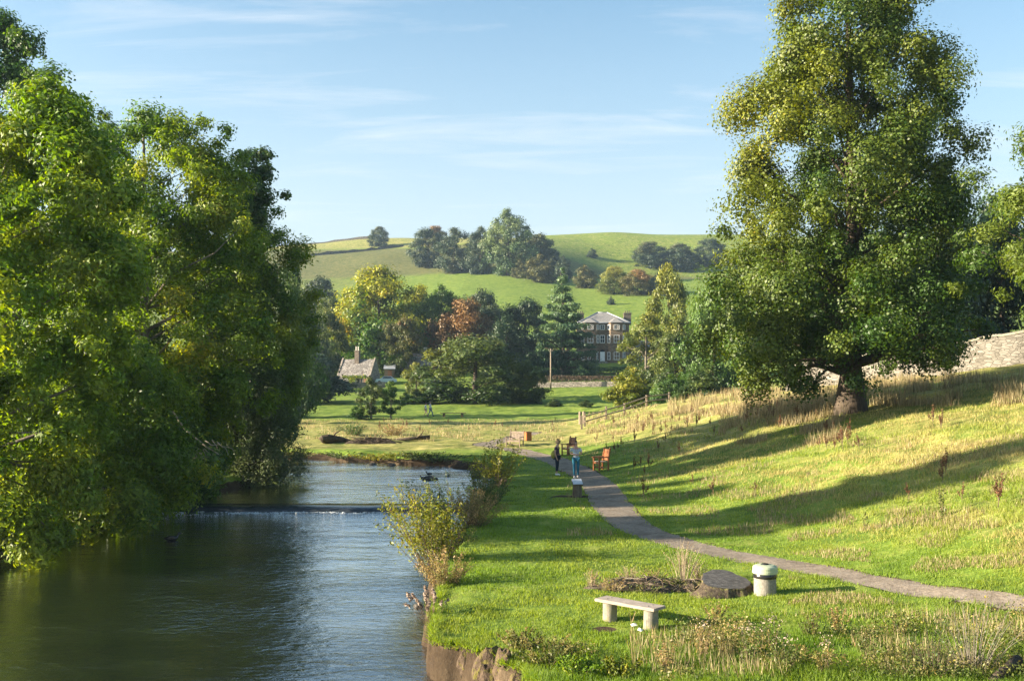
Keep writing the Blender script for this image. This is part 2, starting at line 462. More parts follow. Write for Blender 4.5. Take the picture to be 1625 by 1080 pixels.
M['cedar'] = mat_leaf('cedar_needle', (0.030, 0.070, 0.028), (0.085, 0.145, 0.050), None, 0.2)
M['yellowbush'] = mat_leaf('yellowing_bush_leaf', (0.110, 0.145, 0.018), (0.240, 0.235, 0.025), (0.34, 0.28, 0.04), 0.35)
M['shrub'] = mat_leaf('river_shrub_leaf', (0.060, 0.098, 0.030), (0.175, 0.185, 0.045), (0.33, 0.27, 0.05), 0.35)
M['weed'] = mat_leaf('weed_leaf', (0.090, 0.120, 0.026), (0.260, 0.210, 0.070), (0.36, 0.25, 0.12), 0.3)
M['grassblade'] = mat_leaf('grass_blade', (0.115, 0.205, 0.020), (0.235, 0.285, 0.042), (0.37, 0.32, 0.12), 0.42, 0.6, hue=(0.15, 0.60))
M['drygrass'] = mat_leaf('dry_grass_blade', (0.22, 0.185, 0.085), (0.42, 0.345, 0.20), (0.30, 0.165, 0.08), 0.35, 0.7)
M['dock'] = mat_leaf('dock_seed', (0.085, 0.035, 0.016), (0.165, 0.070, 0.030), (0.22, 0.12, 0.05), 0.1, 0.8)
M['fluff'] = mat_leaf('seed_fluff', (0.26, 0.20, 0.15), (0.42, 0.34, 0.27), None, 0.2, 0.9)
M['stem'] = mat_rough('brown_stem', (0.085, 0.060, 0.038), (0.21, 0.155, 0.10), 9.0, 0.9, 0.3)
M['greystem'] = mat_rough('grey_stem', (0.11, 0.095, 0.075), (0.25, 0.22, 0.17), 9.0, 0.9, 0.3)
M['wall'] = mat_stone_wall('pale_rubble_stone', (0.11, 0.10, 0.082), (0.25, 0.23, 0.195), 2.4, 7.0)
M['fieldwall'] = mat_stone_wall('dark_field_stone', (0.05, 0.045, 0.04), (0.15, 0.135, 0.11), 1.5, 3.0, (0.03, 0.03, 0.025))
M['gardenwall'] = mat_stone_wall('garden_wall_stone', (0.22, 0.19, 0.165), (0.46, 0.40, 0.34), 1.6, 4.0)
M['housestone'] = mat_stone_wall('brown_ashlar', (0.130, 0.092, 0.060), (0.250, 0.182, 0.120), 1.2, 3.6, (0.11, 0.09, 0.07))
M['cottagestone'] = mat_stone_wall('cottage_stone', (0.17, 0.145, 0.12), (0.36, 0.31, 0.26), 1.6, 4.2)
M['slate'] = mat_rough('grey_slate', (0.155, 0.150, 0.142), (0.29, 0.275, 0.255), 2.2, 0.75, 0.4, 0.03, 0.3, stretch=(1, 1, 4))
M['stoneroof'] = mat_stone_wall('stone_slates', (0.14, 0.130, 0.120), (0.30, 0.280, 0.258), 2.2, 3.4, (0.09, 0.078, 0.068))
M['lead'] = mat_plain('lead_flashing', (0.30, 0.32, 0.35), 0.45, 0.5)
M['white'] = mat_plain('white_paint', (0.78, 0.78, 0.76), 0.5, 0.4, var=0.04)
M['glass'] = mat_glass('window_glass')
M['chimney'] = mat_stone_wall('chimney_stone', (0.10, 0.075, 0.058), (0.21, 0.16, 0.125), 2.5, 6.0)
M['plaster'] = mat_rough('pale_render', (0.46, 0.42, 0.37), (0.62, 0.58, 0.52), 2.0, 0.9)
M['fence'] = mat_rough('weathered_rail', (0.16, 0.125, 0.092), (0.34, 0.275, 0.205), 5.0, 0.9, 0.5, 0.02, stretch=(1, 1, 1))
M['benchgrey'] = mat_rough('weathered_plank', (0.20, 0.165, 0.135), (0.42, 0.36, 0.305), 5.0, 0.85, 0.5, 0.01, stretch=(1, 7, 7))
M['orangewood'] = mat_rough('varnished_wood', (0.22, 0.075, 0.024), (0.36, 0.135, 0.042), 6.0, 0.45, 0.2, 0.005, 0.4, stretch=(6, 6, 1))
M['brownwood'] = mat_rough('brown_wood', (0.115, 0.050, 0.024), (0.22, 0.10, 0.048), 6.0, 0.6, 0.2, 0.005, 0.35, stretch=(6, 6, 1))
M['greywood'] = mat_rough('silvered_wood', (0.13, 0.100, 0.076), (0.27, 0.21, 0.165), 6.0, 0.8, 0.3, 0.01)
M['concrete'] = mat_rough('aged_concrete', (0.15, 0.138, 0.112), (0.30, 0.275, 0.225), 7.0, 0.9, 0.6, 0.012, 0.2, c3=(0.24, 0.225, 0.13))
M['binbody'] = mat_rough('pebbled_concrete', (0.17, 0.155, 0.13), (0.31, 0.285, 0.245), 22.0, 0.9, 0.8, 0.012, 0.2)
M['binlid'] = mat_plain('pale_green_plastic', (0.36, 0.41, 0.28), 0.45, 0.4, var=0.05)
M['black'] = mat_plain('black_plastic', (0.016, 0.016, 0.016), 0.25, 0.5)
M['stump'] = mat_rough('stump_bark', (0.030, 0.023, 0.016), (0.135, 0.102, 0.070), 7.0, 0.9, 1.0, 0.04, c3=(0.16, 0.15, 0.05), stretch=(2, 2, 0.8))
M['stumptop'] = mat_rough('charred_cut', (0.030, 0.029, 0.028), (0.150, 0.142, 0.134), 7.0, 0.9, 0.9, 0.03, stretch=(1, 4, 1))
M['plaque'] = mat_plain('grey_plaque', (0.42, 0.46, 0.50), 0.35, 0.6, var=0.2)
M['timber'] = mat_rough('mossy_timber', (0.075, 0.058, 0.040), (0.19, 0.155, 0.11), 6.0, 0.9, 0.7, 0.02, stretch=(3, 3, 0.6))
M['rock'] = mat_rough('wet_rock', (0.035, 0.032, 0.028), (0.12, 0.11, 0.095), 5.0, 0.7, 0.8, 0.03)
M['earth'] = mat_rough('mossy_earth', (0.030, 0.021, 0.014), (0.125, 0.088, 0.056), 9.0, 0.95, 1.0, 0.06, c3=(0.11, 0.095, 0.022))
M['palerock'] = mat_rough('pale_rock', (0.13, 0.115, 0.10), (0.27, 0.245, 0.21), 6.0, 0.9, 0.7, 0.03)
M['brush'] = mat_rough('dead_brush', (0.04, 0.030, 0.020), (0.165, 0.125, 0.085), 8.0, 0.95, 1.0, 0.05)
M['weir'] = mat_rough('wet_weir', (0.016, 0.020, 0.024), (0.045, 0.055, 0.065), 4.0, 0.10, 0.4, 0.03, 0.5, stretch=(1, 4, 1))
M['skin'] = mat_plain('skin', (0.50, 0.30, 0.215), 0.55, 0.4, var=0.06)
M['paper'] = mat_plain('white_scrap', (0.8, 0.8, 0.8), 0.7, 0.3, var=0.03)
def cloth(name, c): return mat_plain(name, c, 0.85, 0.2, var=0.14, scale=20, bstr=0.3)
# ------------------------------------------------------------------ foliage
def leaf_arrays(c, nrm, size, aspect, tint, rng):
    """rhombic leaves: centres, normals, sizes"""
    n = len(c)
    nrm = nrm / (np.linalg.norm(nrm, axis=1, keepdims=True) + 1e-9)
    r = rng.normal(size=(n, 3))
    t = np.cross(nrm, r); t /= (np.linalg.norm(t, axis=1, keepdims=True) + 1e-9)
    b = np.cross(nrm, t)
    s = size[:, None]
    v = np.stack([c - t * s * 0.5, c + b * s * aspect * 0.5 + nrm * s * 0.10, c + t * s * 0.5, c - b * s * aspect * 0.5 + nrm * s * 0.10], 1).reshape(-1, 3)
    f = np.arange(n * 4).reshape(-1, 4)
    col = np.ones((n, 4, 4), dtype=np.float32)
    col[:, :, 0] = tint[:, None]; col[:, :, 1] = rng.random(n)[:, None]
    return v, f, col.reshape(-1, 4)

def crown_clumps(rng, prof, ncl, rc, lobes=0.25, offs=None, inner=0.30, tiers=None):
    zs = np.array([p[0] for p in prof]); rs = np.array([p[1] for p in prof])
    z = np.linspace(zs[0], zs[-1], 200); w = np.interp(z, zs, rs) + 0.05
    cdf = np.cumsum(w); cdf /= cdf[-1]
    cz = np.interp(rng.random(ncl), cdf, z)
    if tiers: cz = zs[0] + (np.round((cz - zs[0]) / tiers) * tiers) + rng.normal(size=ncl) * tiers * 0.13
    ang = rng.random(ncl) * 2 * np.pi
    fr = inner + (1 - inner) * rng.random(ncl) ** 0.55
    k1, k2, ph = rng.integers(2, 5), rng.integers(4, 8), rng.random(3) * 6
    lob = 1 + lobes * (0.6 * np.sin(k1 * ang + ph[0] + cz * 0.35) + 0.4 * np.sin(k2 * ang + ph[1] - cz * 0.6))
    r = np.interp(cz, zs, rs) * fr * lob
    rad = rc * (0.55 + 0.85 * rng.random(ncl) ** 1.5)
    rad = np.minimum(rad, 0.55 * np.interp(cz, zs, rs) + 0.25 * rc)
    r = np.maximum(r - rad * 0.6, 0)
    c = np.stack([r * np.cos(ang), r * np.sin(ang), cz], 1)
    if offs is not None:
        c[:, 0] += np.interp(cz, [o[0] for o in offs], [o[1] for o in offs])
        if len(offs[0]) > 2: c[:, 1] += np.interp(cz, [o[0] for o in offs], [o[2] for o in offs])
    return c, rad, fr

def clump_leaves(rng, cc, rad, nleaf, size, aspect, flat=0.75, autumn=None, droop=0.0, shell=0.5):
    w = rad ** 2; w = w / w.sum()
    idx = rng.choice(len(cc), size=nleaf, p=w)
    d = rng.normal(size=(nleaf, 3)); d /= np.linalg.norm(d, axis=1, keepdims=True)
    # each clump is itself several sprays, so that it breaks up at its edge
    spr = rng.normal(size=(len(cc), 9, 3)); spr /= np.linalg.norm(spr, axis=2, keepdims=True)
    sp = spr[idx, rng.integers(0, 9, nleaf)]
    d = d * 0.62 + sp * 0.75
    u = shell + (1 - shell) * rng.random(nleaf) ** 0.7
    p = cc[idx] + d * (rad[idx] * u)[:, None] * np.array([1, 1, flat])
    p[:, 2] -= droop * rad[idx] * rng.random(nleaf) ** 2
    nrm = d * 1.0 + np.array([0, 0, 0.40]) + rng.normal(size=(nleaf, 3)) * 0.40
    ct = rng.random(len(cc)) if autumn is None else autumn
    tint = np.clip(ct[idx] + rng.normal(size=nleaf) * 0.06, 0, 1)
    s = size * (0.65 + 0.7 * rng.random(nleaf))
    return leaf_arrays(p, nrm, s, aspect, tint, rng)

def trunk_mb(rng, h, r0, cc=None, nlimb=14, lean=(0, 0), flare=1.5, sides=10, r_top=0.12, zlow=0.15, depth=0.3):
    b = MB()
    n = 9
    ax = lambda t: Vector((lean[0] * t + 0.02 * h * math.sin(3.1 * t + 1) * t, lean[1] * t + 0.02 * h * math.sin(4.3 * t) * t, h * t))
    pts = [Vector((0, 0, -depth))] + [ax(i / n) for i in range(n + 1)]
    rad = [r0 * flare * 1.15] + [r0 * ((1 - i / n) * (1 - r_top) + r_top) * (1 + (flare - 1) * math.exp(-i * 2.2)) for i in range(n + 1)]
    b.tube(pts, rad, sides)
    if cc is not None and len(cc):
        pick = rng.choice(len(cc), size=min(nlimb, len(cc)), replace=False)
        for i in pick:
            e = Vector(cc[i])
            t = min(max((e.z - 0.25 * math.hypot(e.x - lean[0] * e.z / h, e.y)) / h, zlow), 0.93)
            t *= rng.uniform(0.72, 0.98); t = max(t, zlow)
            s = ax(t); L = (e - s).length
            m1 = s.lerp(e, 0.35) + Vector((rng.normal() * 0.06, rng.normal() * 0.06, 0.04 + rng.normal() * 0.04)) * L
            m2 = s.lerp(e, 0.7) + Vector((rng.normal() * 0.06, rng.normal() * 0.06, 0.05 + rng.normal() * 0.04)) * L
            rr = r0 * max(0.10, 0.42 * (1 - t))
            b.tube([s, m1, m2, e], [rr, rr * 0.7, rr * 0.42, rr * 0.15], 6)
    return b

def build_tree(name, label, cat, loc, prof, ncl, rc, nleaf, size, aspect, lmat, bmat, r0, seed, htrunk=None, lobes=0.25, offs=None,
               flat=0.75, droop=0.0, tiers=None, inner=0.3, lean=(0, 0), nlimb=16, autumn_fn=None, flare=1.5, zlow=0.15, group=None, shell=0.5, extra=None, cut=None, ysq=1.0):
    rng = np.random.default_rng(seed)
    root = empty(name, loc, 0, label, cat, group)
    cc, rad, fr = crown_clumps(rng, prof, ncl, rc, lobes, offs, inner, tiers)
    cc[:, 1] *= ysq
    if cut is not None:
        k = ~cut(cc, rad); cc, rad, fr = cc[k], rad[k], fr[k]
    if extra is not None:
        cc = np.vstack([cc, np.array([e[:3] for e in extra])]); rad = np.concatenate([rad, np.array([e[3] for e in extra])])
        fr = np.concatenate([fr, np.ones(len(extra))])
    aut = autumn_fn(cc, fr, rng) if autumn_fn else np.clip(0.25 + 0.5 * rng.random(len(cc)) + 0.35 * fbm(cc[:, 0] / 3 + seed, cc[:, 2] / 3), 0, 1)
    v, f, col = clump_leaves(rng, cc, rad, nleaf, size, aspect, flat, aut, droop, shell)
    link('crown', fast_mesh('crown', v, f, 4, {'tint': col}, lmat), root)
    h = htrunk or prof[-1][0] * 0.9
    trunk_mb(rng, h, r0, cc, nlimb, lean, flare, zlow=zlow).build('trunk', bmat, root, True)
    return root

# unit prototypes (height 1, width 1) for the farther trees
PROTO = {}
def proto(key, prof, ncl, rc, nleaf, size, seed, **kw):
    rng = np.random.default_rng(seed)
    tr = kw.pop('trunk', 0.03); th = kw.pop('th', 0.8); zl = kw.pop('zlow', 0.12); nl = kw.pop('nlimb', 10)
    cc, rad, fr = crown_clumps(rng, prof, ncl, rc, kw.get('lobes', 0.25), None, kw.get('inner', 0.3), kw.get('tiers'))
    aut = np.clip(0.26 * rng.random(ncl) + 0.52 * (cc[:, 2]) + 0.7 * fbm(cc[:, 0] * 2.5 + seed, cc[:, 2] * 2.5 + cc[:, 1], 3, 2) + 0.12, 0, 1)
    v, f, col = clump_leaves(rng, cc, rad, nleaf, size, kw.get('aspect', 0.7), kw.get('flat', 0.75), aut, kw.get('droop', 0), kw.get('shell', 0.5))
    me = fast_mesh('crown', v, f, 4, {'tint': col}, M['green'])
    o = trunk_mb(rng, th, tr, cc, nl, (0, 0), 1.4, 7, zlow=zl, depth=0.06).build('trunk', M['bark'], None, True)
    tm = o.data; bpy.data.objects.remove(o)
    PROTO[key] = (me, tm)
proto('round', [(0.02, 0.30), (0.12, 0.44), (0.35, 0.53), (0.6, 0.48), (0.8, 0.36), (0.97, 0.12)], 120, 0.12, 24000, 0.0272, 11, lobes=0.2, shell=0.3)
proto('broad', [(0.05, 0.36), (0.2, 0.50), (0.45, 0.53), (0.7, 0.42), (0.86, 0.26), (0.98, 0.08)], 130, 0.115, 25600, 0.0264, 12, lobes=0.26, shell=0.3)
proto('dome', [(0.0, 0.42), (0.25, 0.52), (0.55, 0.50), (0.8, 0.36), (0.97, 0.12)], 110, 0.135, 24000, 0.0280, 13, lobes=0.18, shell=0.3)
proto('tall', [(0.06, 0.26), (0.2, 0.46), (0.45, 0.52), (0.65, 0.44), (0.82, 0.30), (0.98, 0.06)], 130, 0.11, 25600, 0.0248, 14, lobes=0.26, shell=0.3)
proto('maple', [(0.02, 0.36), (0.2, 0.50), (0.5, 0.52), (0.75, 0.40), (0.9, 0.24), (0.98, 0.08)], 95, 0.14, 28800, 0.0248, 15, lobes=0.24, shell=0.35)
proto('loose', [(0.15, 0.22), (0.3, 0.46), (0.55, 0.52), (0.75, 0.38), (0.97, 0.10)], 60, 0.11, 12800, 0.0272, 16, lobes=0.34, nlimb=22)
proto('bush', [(0.0, 0.46), (0.3, 0.52), (0.6, 0.44), (0.85, 0.24), (0.97, 0.08)], 70, 0.16, 14400, 0.0400, 17, lobes=0.25, th=0.6, shell=0.3)
proto('cedar', [(0.05, 0.50), (0.2, 0.48), (0.4, 0.38), (0.6, 0.27), (0.8, 0.15), (0.93, 0.07), (1.0, 0.02)], 330, 0.095, 41600, 0.0272, 18, lobes=0.34, tiers=0.088, flat=0.22, droop=0.30, inner=0.06, th=0.98, nlimb=50, aspect=0.45, shell=0.2)
proto('flat', [(0.15, 0.34), (0.4, 0.52), (0.62, 0.50), (0.8, 0.38), (0.95, 0.16)], 120, 0.13, 22400, 0.0272, 19, lobes=0.25, tiers=0.13, flat=0.32, inner=0.2, nlimb=24, shell=0.2)
proto('yew', [(0.0, 0.46), (0.3, 0.52), (0.6, 0.44), (0.82, 0.26), (0.97, 0.06)], 110, 0.12, 22400, 0.0272, 20, lobes=0.12, flat=1.3, inner=0.3, shell=0.3)

def far_tree(name, label, pl, pr, ptop, y, key, mats, base_py=None, seed=0, cat='tree', group=None, sink=0.0, trunk='bark', rz=None):
    if base_py is not None: _, y = ray_ground((pl + pr) / 2, base_py, y0=60)
    x = xpx((pl + pr) / 2, y)
    z = float(land(x, y)) - sink
    h = zpy(ptop, y) - z
    w = (pr - pl) * y / F * 1.12
    root = empty(name, (x, y, z), 0, label, cat, group)
    me, tm = PROTO[key]
    rng = random.Random(seed * 7 + int(pl))
    a = rng.uniform(0, 6.28) if rz is None else rz
    for nm, m_, mt in (('crown', me, M[mats]), ('trunk', tm, M[trunk])):
        o = link(nm, m_, root)
        o.scale = (w, w, h); o.rotation_euler = (0, 0, a)
        o.material_slots[0].link = 'OBJECT'; o.material_slots[0].material = mt
    return root

def shrub(name, label, loc, nstem, height, spread, lean, nleaf, size, aspect, lmat, smat, seed, cat='shrub', start=0.25, stem_r=0.008, group=None, bend=0.5, spray=0.10, aut=None):
    """many thin arching stems with leaves along them"""
    rng = np.random.default_rng(seed)
    root = empty(name, loc, 0, label, cat, group)
    b = MB(); P = []; T = []
    per = max(1, nleaf // nstem)
    for i in range(nstem):
        a = rng.uniform(0, 6.283); k = rng.uniform(0, 1) ** 0.6
        h = height * rng.uniform(0.55, 1.0) * (1 - 0.25 * k)
        base = np.array([math.cos(a) * spread * 0.25 * k, math.sin(a) * spread * 0.25 * k, -0.1])
        tip = np.array([math.cos(a) * spread * k + lean[0] * h, math.sin(a) * spread * k + lean[1] * h, h])
        mid = base * (1 - bend) + tip * bend; mid[2] = h * (0.62 + rng.normal() * 0.05); mid[0] += rng.normal() * 0.05 * height
        ts = np.linspace(0, 1, 6)
        pts = [(1 - t) ** 2 * base + 2 * t * (1 - t) * mid + t * t * tip for t in ts]
        b.tube(pts, [stem_r * (1 - 0.8 * t) for t in ts], 5)
        t = start + (1 - start) * rng.random(per)
        p = ((1 - t) ** 2)[:, None] * base + (2 * t * (1 - t))[:, None] * mid + (t * t)[:, None] * tip
        P.append(p + rng.normal(size=(per, 3)) * spray * (1.2 - 0.8 * t)[:, None] * height * 0.5)
        T.append(np.full(per, np.clip((rng.random() if aut is None else aut + rng.normal() * 0.15), 0, 1)))
    P = np.vstack(P); T = np.concatenate(T)
    n = len(P)
    nrm = rng.normal(size=(n, 3)) + np.array([0, 0, 0.5])
    v, f, col = leaf_arrays(P, nrm, size * (0.6 + 0.8 * rng.random(n)), aspect, np.clip(T + rng.normal(size=n) * 0.12, 0, 1), rng)
    link('foliage', fast_mesh('foliage', v, f, 4, {'tint': col}, lmat), root)
    b.build('stem', smat, root, True)
    return root

def blades(name, x, y, z, h, w, tint, rng, lean=0.5, mat=None):
    """bent triangular grass blades as one mesh"""
    n = len(x)
    a = rng.random(n) * 2 * np.pi
    ca, sa = np.cos(a), np.sin(a)
    la = rng.random(n) * 2 * np.pi; L = lean * h * rng.random(n)
    base = np.stack([x, y, z - 0.01], 1)
    side = np.stack([ca * w * 0.5, sa * w * 0.5, np.zeros(n)], 1)
    tip = base + np.stack([np.cos(la) * L, np.sin(la) * L, h], 1)
    v = np.stack([base - side, base + side, tip], 1).reshape(-1, 3)
    col = np.ones((n, 3, 4), dtype=np.float32)
    col[:, :, 0] = np.clip(tint, 0, 1)[:, None]; col[:, :, 1] = rng.random(n)[:, None]
    return fast_mesh(name, v, np.arange(n * 3).reshape(-1, 3), 3, {'tint': col.reshape(-1, 4)}, mat)
# ------------------------------------------------------------------ setting: ground sheet
def build_ground():
    def axis(a, b, d0, far, g):
        c = list(np.arange(a, b, d0)); d = d0
        x = b
        while x < far[1]: c.append(x); d *= g; x += d
        d = d0; x = a - d0
        while x > far[0]: c.insert(0, x); d *= g; x -= d
        return np.array(c)
    xs = axis(-19, 27, 0.17, (-640, 640), 1.055)
    xs = np.unique(np.round(np.concatenate([xs[(xs < -3.2) | (xs > 2.6)], np.arange(-3.2, 2.6, 0.065)]), 4))
    ys = np.concatenate([np.arange(4, 14, 0.17), np.arange(14, 25, 0.085), np.arange(25, 72, 0.17), 72 + np.cumsum(np.minimum(0.17 * 1.022 ** np.arange(400), 4.0))])
    ys = ys[ys < 790]
    X, Y = np.meshgrid(xs, ys)
    D = np.full(X.shape, 99.0)
    nb = (X > -90) & (X < 12) & (Y < 95)
    D[nb] = river_d(X[nb], Y[nb])
    Z = land(X, Y)
    pd = np.full(X.shape, 99.0)
    npth = (X > -4) & (X < 15) & (Y < 90) & (Y > 14)
    pd[npth] = poly_d(X[npth], Y[npth], PATH_C)
    PWY = pw(Y)
    Z = Z - 0.05 * (1 - sstep(PWY - 0.12, PWY + 0.04, pd))
    # colour zones: dry, bare soil, rough pasture (also paints the shaded hill strip)
    PX = CX + F * X / Y; PY = HY - F * (Z - CAMZ) / Y
    u = X - toe(Y)
    n1 = fbm(X / 6, Y / 6, 31, 3); n2 = fbm(X / 2.2, Y / 2.2, 33, 2)
    dry = 0.20 + 0.15 * n1
    slope = sstep(0.0, 5.0, u) * (1 - sstep(100, 125, Y))
    dry = np.maximum(dry, slope * (0.50 + 0.25 * sstep(40, 60, Y) + 0.3 * n1))
    band = sstep(64, 70, Y) * (1 - sstep(108, 120, Y + 6 * n1)) * (1 - sstep(2, 8, X - 4))
    dry = np.maximum(dry, 0.78 * band + 0.2 * n1)
    far = sstep(118, 126, Y)
    dry = dry * (1 - far) + far * (0.02 + 0.08 * n1)
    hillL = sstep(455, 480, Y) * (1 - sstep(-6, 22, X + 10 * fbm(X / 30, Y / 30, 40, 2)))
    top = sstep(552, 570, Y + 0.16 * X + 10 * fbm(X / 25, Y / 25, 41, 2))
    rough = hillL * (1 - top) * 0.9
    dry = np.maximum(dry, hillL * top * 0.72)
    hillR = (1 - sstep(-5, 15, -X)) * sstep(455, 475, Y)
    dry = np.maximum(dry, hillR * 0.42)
    rough = np.maximum(rough, hillR * (1 - sstep(515, 545, Y)) * 0.8)  # rough tone painted in as shade on the slope right of the copse
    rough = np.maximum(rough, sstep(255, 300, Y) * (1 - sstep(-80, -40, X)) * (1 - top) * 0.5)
    soil = np.zeros(X.shape)
    stp = 1 - sstep(-0.2, 0.42, np.abs(D + 0.2)) 
    soil = np.maximum(soil, stp * np.interp(Y, [0, 30, 45, 60], [1.0, 0.8, 0.55, 0.75]))
    soil = np.where(D < -0.2, 0.95, soil)
    drop = np.where(D < 3, H0(X, Y) - land(X, Y), 0)
    soil = np.maximum(soil, np.where(X > -6, sstep(0.05, 0.12, drop), 0.85 * sstep(0.12, 0.3, drop)))
    for _ in range(2):
        sp_ = np.pad(soil, 1, mode='edge'); m_ = np.maximum.reduce([sp_[1:-1, 1:-1], sp_[:-2, 1:-1], sp_[2:, 1:-1], sp_[1:-1, :-2], sp_[1:-1, 2:]])
        soil = np.where((D < 1.2) & (X > -6) & (Y < 26), m_, soil)
    soil = np.maximum(soil, 0.60 * (1 - sstep(PWY - 0.1, PWY + 0.35 + 0.4 * n2, pd)))
    for (px, py, rx, ry, s) in SOIL:
        gx, gy = ray_ground(px, py)
        soil = np.maximum(soil, s * (1 - sstep(0.45, 1.15, np.hypot((X - gx) / rx, (Y - gy) / ry) + 0.5 * n2)))
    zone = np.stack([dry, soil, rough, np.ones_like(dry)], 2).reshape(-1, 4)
    ny, nx = X.shape
    idx = np.arange(ny * nx).reshape(ny, nx)
    f = np.stack([idx[:-1, :-1], idx[:-1, 1:], idx[1:, 1:], idx[1:, :-1]], 2).reshape(-1, 4)
    v = np.stack([X, Y, Z], 2).reshape(-1, 3)
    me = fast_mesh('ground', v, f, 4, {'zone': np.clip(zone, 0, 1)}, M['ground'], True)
    tag(link('ground', me), 'grassy river valley floor rising to a pasture hill', None, None, 'structure')
# bare patches: picture place, radii in metres, strength
SOIL = [(905, 787, 1.0, 0.35, 1.0), (958, 998, 0.35, 0.28, 1.0), (1010, 932, 1.5, 0.7, 0.75), (1150, 945, 0.7, 0.5, 0.6), (1240, 940, 0.3, 0.3, 0.4),
        (1525, 955, 0.35, 0.14, 0.9), (1590, 965, 0.35, 0.14, 0.9), (1435, 923, 0.3, 0.12, 0.9), (1130, 990, 0.35, 0.22, 0.6),
        (1060, 1000, 0.2, 0.15, 0.6), (1570, 905, 0.15, 0.13, 0.7), (1545, 920, 0.2, 0.14, 0.7), (965, 658, 0.3, 0.3, 0.4), (985, 741, 0.4, 0.2, 0.7),
        (925, 757, 0.5, 0.4, 0.5), (1125, 862, 0.3, 0.15, 0.8), (950, 745, 0.8, 0.5, 0.4), (860, 805, 0.4, 0.25, 0.5), (640, 1005, 0.3, 0.3, 0.6)]
build_ground()

# footpath strip
def build_path():
    P = PATH; n = len(P); rows = []
    for i in range(n):
        d = P[min(i + 1, n - 1)] - P[max(i - 1, 0)]; L = np.hypot(*d) + 1e-9
        nr = np.array([-d[1], d[0]]) / L
        for k, t in enumerate(np.linspace(-1, 1, 9)):
            e = 1 + (0.16 * float(fbm(P[i][0] * 1.7 + (k > 4) * 9, P[i][1] * 1.7, 55, 2)) if k in (0, 8) else 0)
            q = P[i] + nr * t * (float(pw(P[i][1])) + 0.02) * e
            rows.append(q)
    q = np.array(rows)
    z = land(q[:, 0], q[:, 1]) - 0.012 + 0.012 * vnoise(q[:, 0] * 4, q[:, 1] * 4, 3)
    v = np.column_stack([q, z])
    idx = np.arange(n * 9).reshape(n, 9)
    f = np.stack([idx[:-1, :-1], idx[:-1, 1:], idx[1:, 1:], idx[1:, :-1]], 2).reshape(-1, 4)
    tag(link('footpath', fast_mesh('footpath', v, f, 4, None, M['path'], True)), 'gravel footpath curving along the riverside lawn', None, None, 'structure')
build_path()

# river: lower reach, upper pool and the weir between them
WY = 41.6
def sheet(name, x0, x1, y0, y1, z, mat, label):
    me = bpy.data.meshes.new(name)
    me.from_pydata([(x0, y0, z), (x1, y0, z), (x1, y1, z), (x0, y1, z)], [], [(0, 1, 2, 3)])
    me.materials.append(mat)
    return tag(link(name, me), label, None, None, 'structure')
sheet('river', -40, 7, 2, WY + 0.9, -0.76, M['river'], 'rippled lower river below the weir')
sheet('upper_river', -90, 5, WY + 1.0, 84, -0.545, M['pool'], 'calm upper river above the weir')
def weir():
    rng = np.random.default_rng(5)
    xs = np.linspace(-17.5, 0.2, 120)
    prof = [(-1.0 + 2.05, -0.545), (0.45, -0.545), (0.20, -0.552), (0.02, -0.575), (-0.12, -0.63), (-0.20, -0.70), (-0.27, -0.80), (-0.3, -1.3), (1.1, -1.3)]
    v = []; 
    for i, x in enumerate(xs):
        w = 0.14 * math.sin(x * 0.35) + 0.10 * float(vnoise(x * 0.9, 0.0, 3)); dz = 0.025 * float(vnoise(x * 1.7, 2.0, 8))
        for j, (dy, z) in enumerate(prof):
            v.append((x, WY + dy + (w if j not in (0, 8) else 0), z + (dz if 0 < j < 6 else 0)))
    k = len(prof); f = []
    for i in range(len(xs) - 1):
        for j in range(k):
            f.append((i * k + j, i * k + (j + 1) % k, (i + 1) * k + (j + 1) % k, (i + 1) * k + j))
    me = bpy.data.meshes.new('weir'); me.from_pydata(v, [], f)
    for p in me.polygons: p.use_smooth = True
    me.materials.append(M['weir'])
    wo = tag(link('weir', me), 'low dark weir with water sliding over it across the river', 'weir')
    n = 5200; x = rng.uniform(-15.5, -1.6, n); d = rng.exponential(0.45, n)
    k = fbm(x / 0.9, d / 0.5, 61, 3) > -0.02 + 0.10 * d; x, d = x[k], d[k]; n = len(x)
    p = np.stack([x, WY - 0.30 - d + 0.14 * np.sin(x * 0.35), -0.752 + 0.02 * rng.random(n)], 1)
    nr = rng.normal(size=(n, 3)) * 0.35 + np.array([0, -0.2, 1])
    v, f, col = leaf_arrays(p, nr, 0.05 + 0.10 * rng.random(n) * np.exp(-d), 0.45, rng.random(n), rng)
    fo = link('foam', fast_mesh('foam', v, f, 4, {'tint': col}, M['foam']), wo); fo['kind'] = 'stuff'
weir()

# ------------------------------------------------------------------ trees on the left bank
def lb(px, y):
    x = xpx(px, y); return (x, y, float(land(x, y)))
def bank_loc(x, y): return (x, y, float(land(x, y)))

